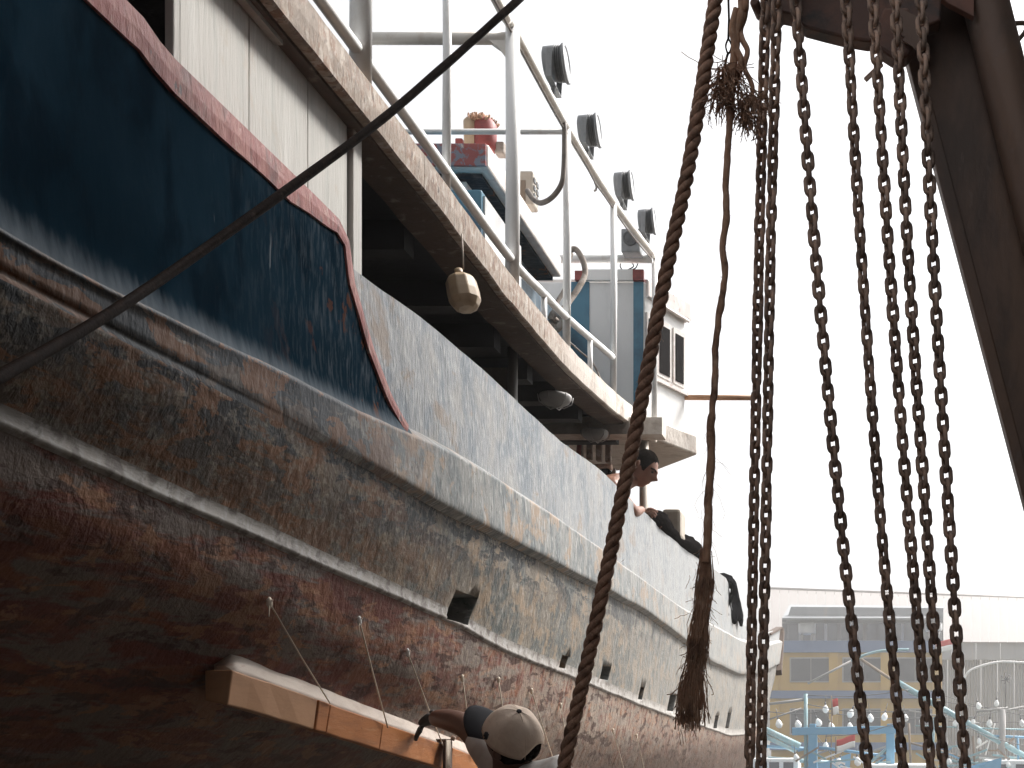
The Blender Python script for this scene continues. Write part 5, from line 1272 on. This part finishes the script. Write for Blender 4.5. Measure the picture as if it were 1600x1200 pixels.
for k in range(7):
    a = k * 0.9; pole(mB_, w2(mB_, 1572, 1062, Y), w2(mB_, 1572 + 9 * math.cos(a), 1060 + 9 * math.sin(a), Y), 0.02, 'aerial_rod', M['greydark'], 5)
pole(mB_, w2(mB_, 1566, 1108, Y), w2(mB_, 1566, 1215, Y), 0.14, 'mast', M['greypole'])
pole(mB_, w2(mB_, 1525, 1112, Y), w2(mB_, 1575, 1106, Y), 0.05, 'yard', M['greypole'])
for (a, c, r, m) in (((1500, 1124), (1600, 1104), 0.035, 'greypole'), ((1420, 1110), (1530, 1130), 0.03, 'greypole'), ((1430, 1134), (1600, 1140), 0.03, 'teal'), ((1530, 1210), (1555, 1130), 0.03, 'flagwhite'), ((1480, 1188), (1600, 1200), 0.06, 'teal'), ((1420, 1160), (1500, 1182), 0.04, 'wood'), ((1550, 1150), (1600, 1152), 0.05, 'lightblue')):
    pole(mB_, w2(mB_, *a, Y), w2(mB_, *c, Y), r, 'spar', M[m])
for (a, c) in (((1545, 1212), (1585, 1150)), ((1590, 1150), (1592, 1215)), ((1460, 1120), (1455, 1215)), ((1420, 1130), (1424, 1215)), ((1520, 1150), (1524, 1215)), ((1497, 1120), (1494, 1215))):
    pole(mB_, w2(mB_, *a, Y), w2(mB_, *c, Y), 0.05, 'stanchion', random.choice([M['greypole'], M['teal'], M['wood'], M['lightblue']]))
for k in range(26):
    px = random.uniform(1420, 1600); py = random.uniform(1165, 1200); c = w2(mB_, px, py, Y + random.uniform(-1, 1)); an = random.uniform(-0.6, 0.6)
    b = MB(); b.bar(c, c + Vector((random.uniform(0.4, 1.2), 0, an * 0.8)), 0.07, 0.07); b.build('deck_spar', random.choice([M['greypole'], M['wood'], M['teal'], M['lightblue'], M['flagwhite']]), mB_)
for k in range(16):
    px = random.uniform(1205, 1400); py = random.uniform(1172, 1200); c = w2(mA, px, py, 34 + random.uniform(-1, 1)); an = random.uniform(-0.6, 0.6)
    b = MB(); b.bar(c, c + Vector((random.uniform(0.3, 1.0), 0, an * 0.8)), 0.06, 0.06); b.build('deck_spar', random.choice([M['greypole'], M['wood'], M['teal'], M['lightblue'], M['flagwhite']]), mA)
# rigging lines
rig = [((1259, 1086), (1420, 1078), 34), ((1259, 1100), (1402, 1112), 34), ((1200, 1112), (1300, 1108), 36), ((1280, 1112), (1470, 1122), 36), ((1420, 1085), (1600, 1110), 41), ((1440, 1075), (1600, 1118), 44), ((1500, 1130), (1600, 1165), 39), ((1268, 1140), (1330, 1205), 35), ((1420, 1120), (1600, 1128), 41), ((1290, 1150), (1400, 1130), 33)]
rig_lab = ['thin line from the top of the teal mast towards the right', 'thin line just below the top of the teal mast', 'thin line left of the teal mast above the hanging lamps', 'thin line crossing the lower windows of the yellow building',
           'thin line before the grey warehouse meeting the mast yard', 'highest thin line before the grey warehouse, falling to the right', 'thin line falling to the right below the long teal boom', 'thin line slanting down from the blue gantry beam', 'thin level line before the warehouse through the row of lamps', 'thin line rising to the right across the blue gantry']
for i, (a, c, Y) in enumerate(rig):
    A, C_ = P(*a, Y), P(*c, Y); mid = (A + C_) / 2 - Vector((0, 0, 0.12))
    b = MB(); b.tube(spline([A, mid, C_], 6), 0.016, 5); tag(b.build('rigging_line', M['greydark']), rig_lab[i], 'line', 'rigging lines over the harbour')
# fishing lamps
bulb0 = None
lamps = [(1217, 1131, 35), (1247, 1132, 35), (1279, 1129, 35), (1290, 1108, 35), (1329, 1115, 35), (1360, 1122, 35), (1382, 1120, 35), (1299, 1135, 36), (1328, 1135, 36), (1244, 1184, 35), (1290, 1166, 35), (1310, 1190, 35), (1340, 1190, 35), (1415, 1122, 40), (1440, 1127, 40), (1493, 1130, 40), (1520, 1129, 40), (1546, 1130, 40), (1557, 1099, 40), (1529, 1103, 41), (1597, 1130, 39), (1483, 1190, 39), (1575, 1195, 39), (1530, 1158, 40), (1465, 1105, 42)]
bm_b = MB(); bm_b.lathe([(0.02, 0.16), (0.05, 0.12), (0.10, 0.04), (0.115, -0.03), (0.09, -0.10), (0.04, -0.14), (0.0, -0.15)], (0, 0, 0), (0, 0, 1), 14)
ob = bm_b.build('glass', M['bulb']); me_b = ob.data; bpy.data.objects.remove(ob)
bm_s = MB(); bm_s.lathe([(0.03, 0.14), (0.035, 0.22), (0.02, 0.26)], (0, 0, 0), (0, 0, 1), 10); os_ = bm_s.build('socket', M['greydark']); me_s = os_.data; bpy.data.objects.remove(os_)
bm_c = MB(); bm_c.tube([(0, 0, 0.25), (0.02, 0, 0.5)], 0.012, 5); oc_ = bm_c.build('cord', M['greydark']); me_c = oc_.data; bpy.data.objects.remove(oc_)
ORD = ['first', 'second', 'third', 'fourth', 'fifth', 'sixth', 'seventh', 'eighth', 'ninth', 'tenth', 'eleventh', 'twelfth', 'thirteenth']
zones = {'above the blue gantry beam': [], 'below the blue gantry beam': [], 'over the boats before the grey warehouse': []}
for l in sorted(lamps): zones['over the boats before the grey warehouse' if l[0] > 1402 else ('above the blue gantry beam' if l[1] < 1140 else 'below the blue gantry beam')].append(l)
lamp_label = {}
for zn, ls in zones.items():
    for i, l in enumerate(ls): lamp_label[l] = 'white glass fishing lamp %s, %s from the left' % (zn, ORD[i])
for (px, py, Y) in lamps:
    t = thing('fishing_lamp', lamp_label[(px, py, Y)], 'lamp', 'fishing lamps over the harbour', P(px, py, Y))
    for nm, me in (('glass', me_b), ('socket', me_s), ('cord', me_c)):
        o = bpy.data.objects.new(nm, me); COL.objects.link(o); o.parent = t
    sc_ = random.uniform(0.85, 1.1); t.scale = (sc_, sc_, sc_); t.rotation_euler = (random.uniform(-0.3, 0.3), random.uniform(-0.4, 0.4), 0)
def flag(px, py, w_, h_, Y, lab, slope=0.0, tilt=0.0):
    k = Y / FPX; t = thing('flag', lab, 'flag', 'red and white flags', P(px, py, Y))
    for part_, (v0, v1), m in (('red_half', (0, 0.5), 'flagred'), ('white_half', (0.5, 1.0), 'flagwhite')):
        rows = []
        for i in range(11):
            u = i / 10; r = []
            for q_ in range(4):
                v = v0 + (v1 - v0) * q_ / 3
                r.append((u * w_ * k + tilt * v * k, 0.10 * math.sin(u * 7 + v * 2) * w_ * k * 0.3, -v * h_ * k + slope * u * k - 0.02 * math.sin(u * 6)))
            rows.append(r)
        b = MB(); b.grid(rows); o = b.build(part_, M[m], t); so = o.modifiers.new('s', 'SOLIDIFY'); so.thickness = 0.012
    b = MB(); b.tube([(0, 0, 0.1), (tilt * k, 0, -h_ * k * 1.1)], 0.025, 6); b.build('staff', M['wood'], t)
flag(1306, 1156, 30, 20, 33, 'largest red and white flag below the blue gantry beam', 8)
flag(1299, 1092, 10, 24, 33.5, 'small red and white flag hanging limp above the blue gantry beam', 0, 2)
flag(1462, 1002, 30, 18, 50, 'red and white flag high up before the grey warehouse', 4)

# ------------------------------------------------------------------ the air over the harbour
hz = bpy.data.materials.new('haze_air'); hz.use_nodes = True; hn = hz.node_tree.nodes; hn.clear()
ho = hn.new('ShaderNodeOutputMaterial'); pv = hn.new('ShaderNodeVolumePrincipled')
pv.inputs['Color'].default_value = (1.0, 0.97, 0.94, 1); pv.inputs['Density'].default_value = 0.0030; pv.inputs['Anisotropy'].default_value = 0.3
hz.node_tree.links.new(pv.outputs[0], ho.inputs['Volume'])
b = MB(); b.box((0, 45, 4.0), (170, 140, 17.5)); o = b.build('haze', hz); o['kind'] = 'stuff'
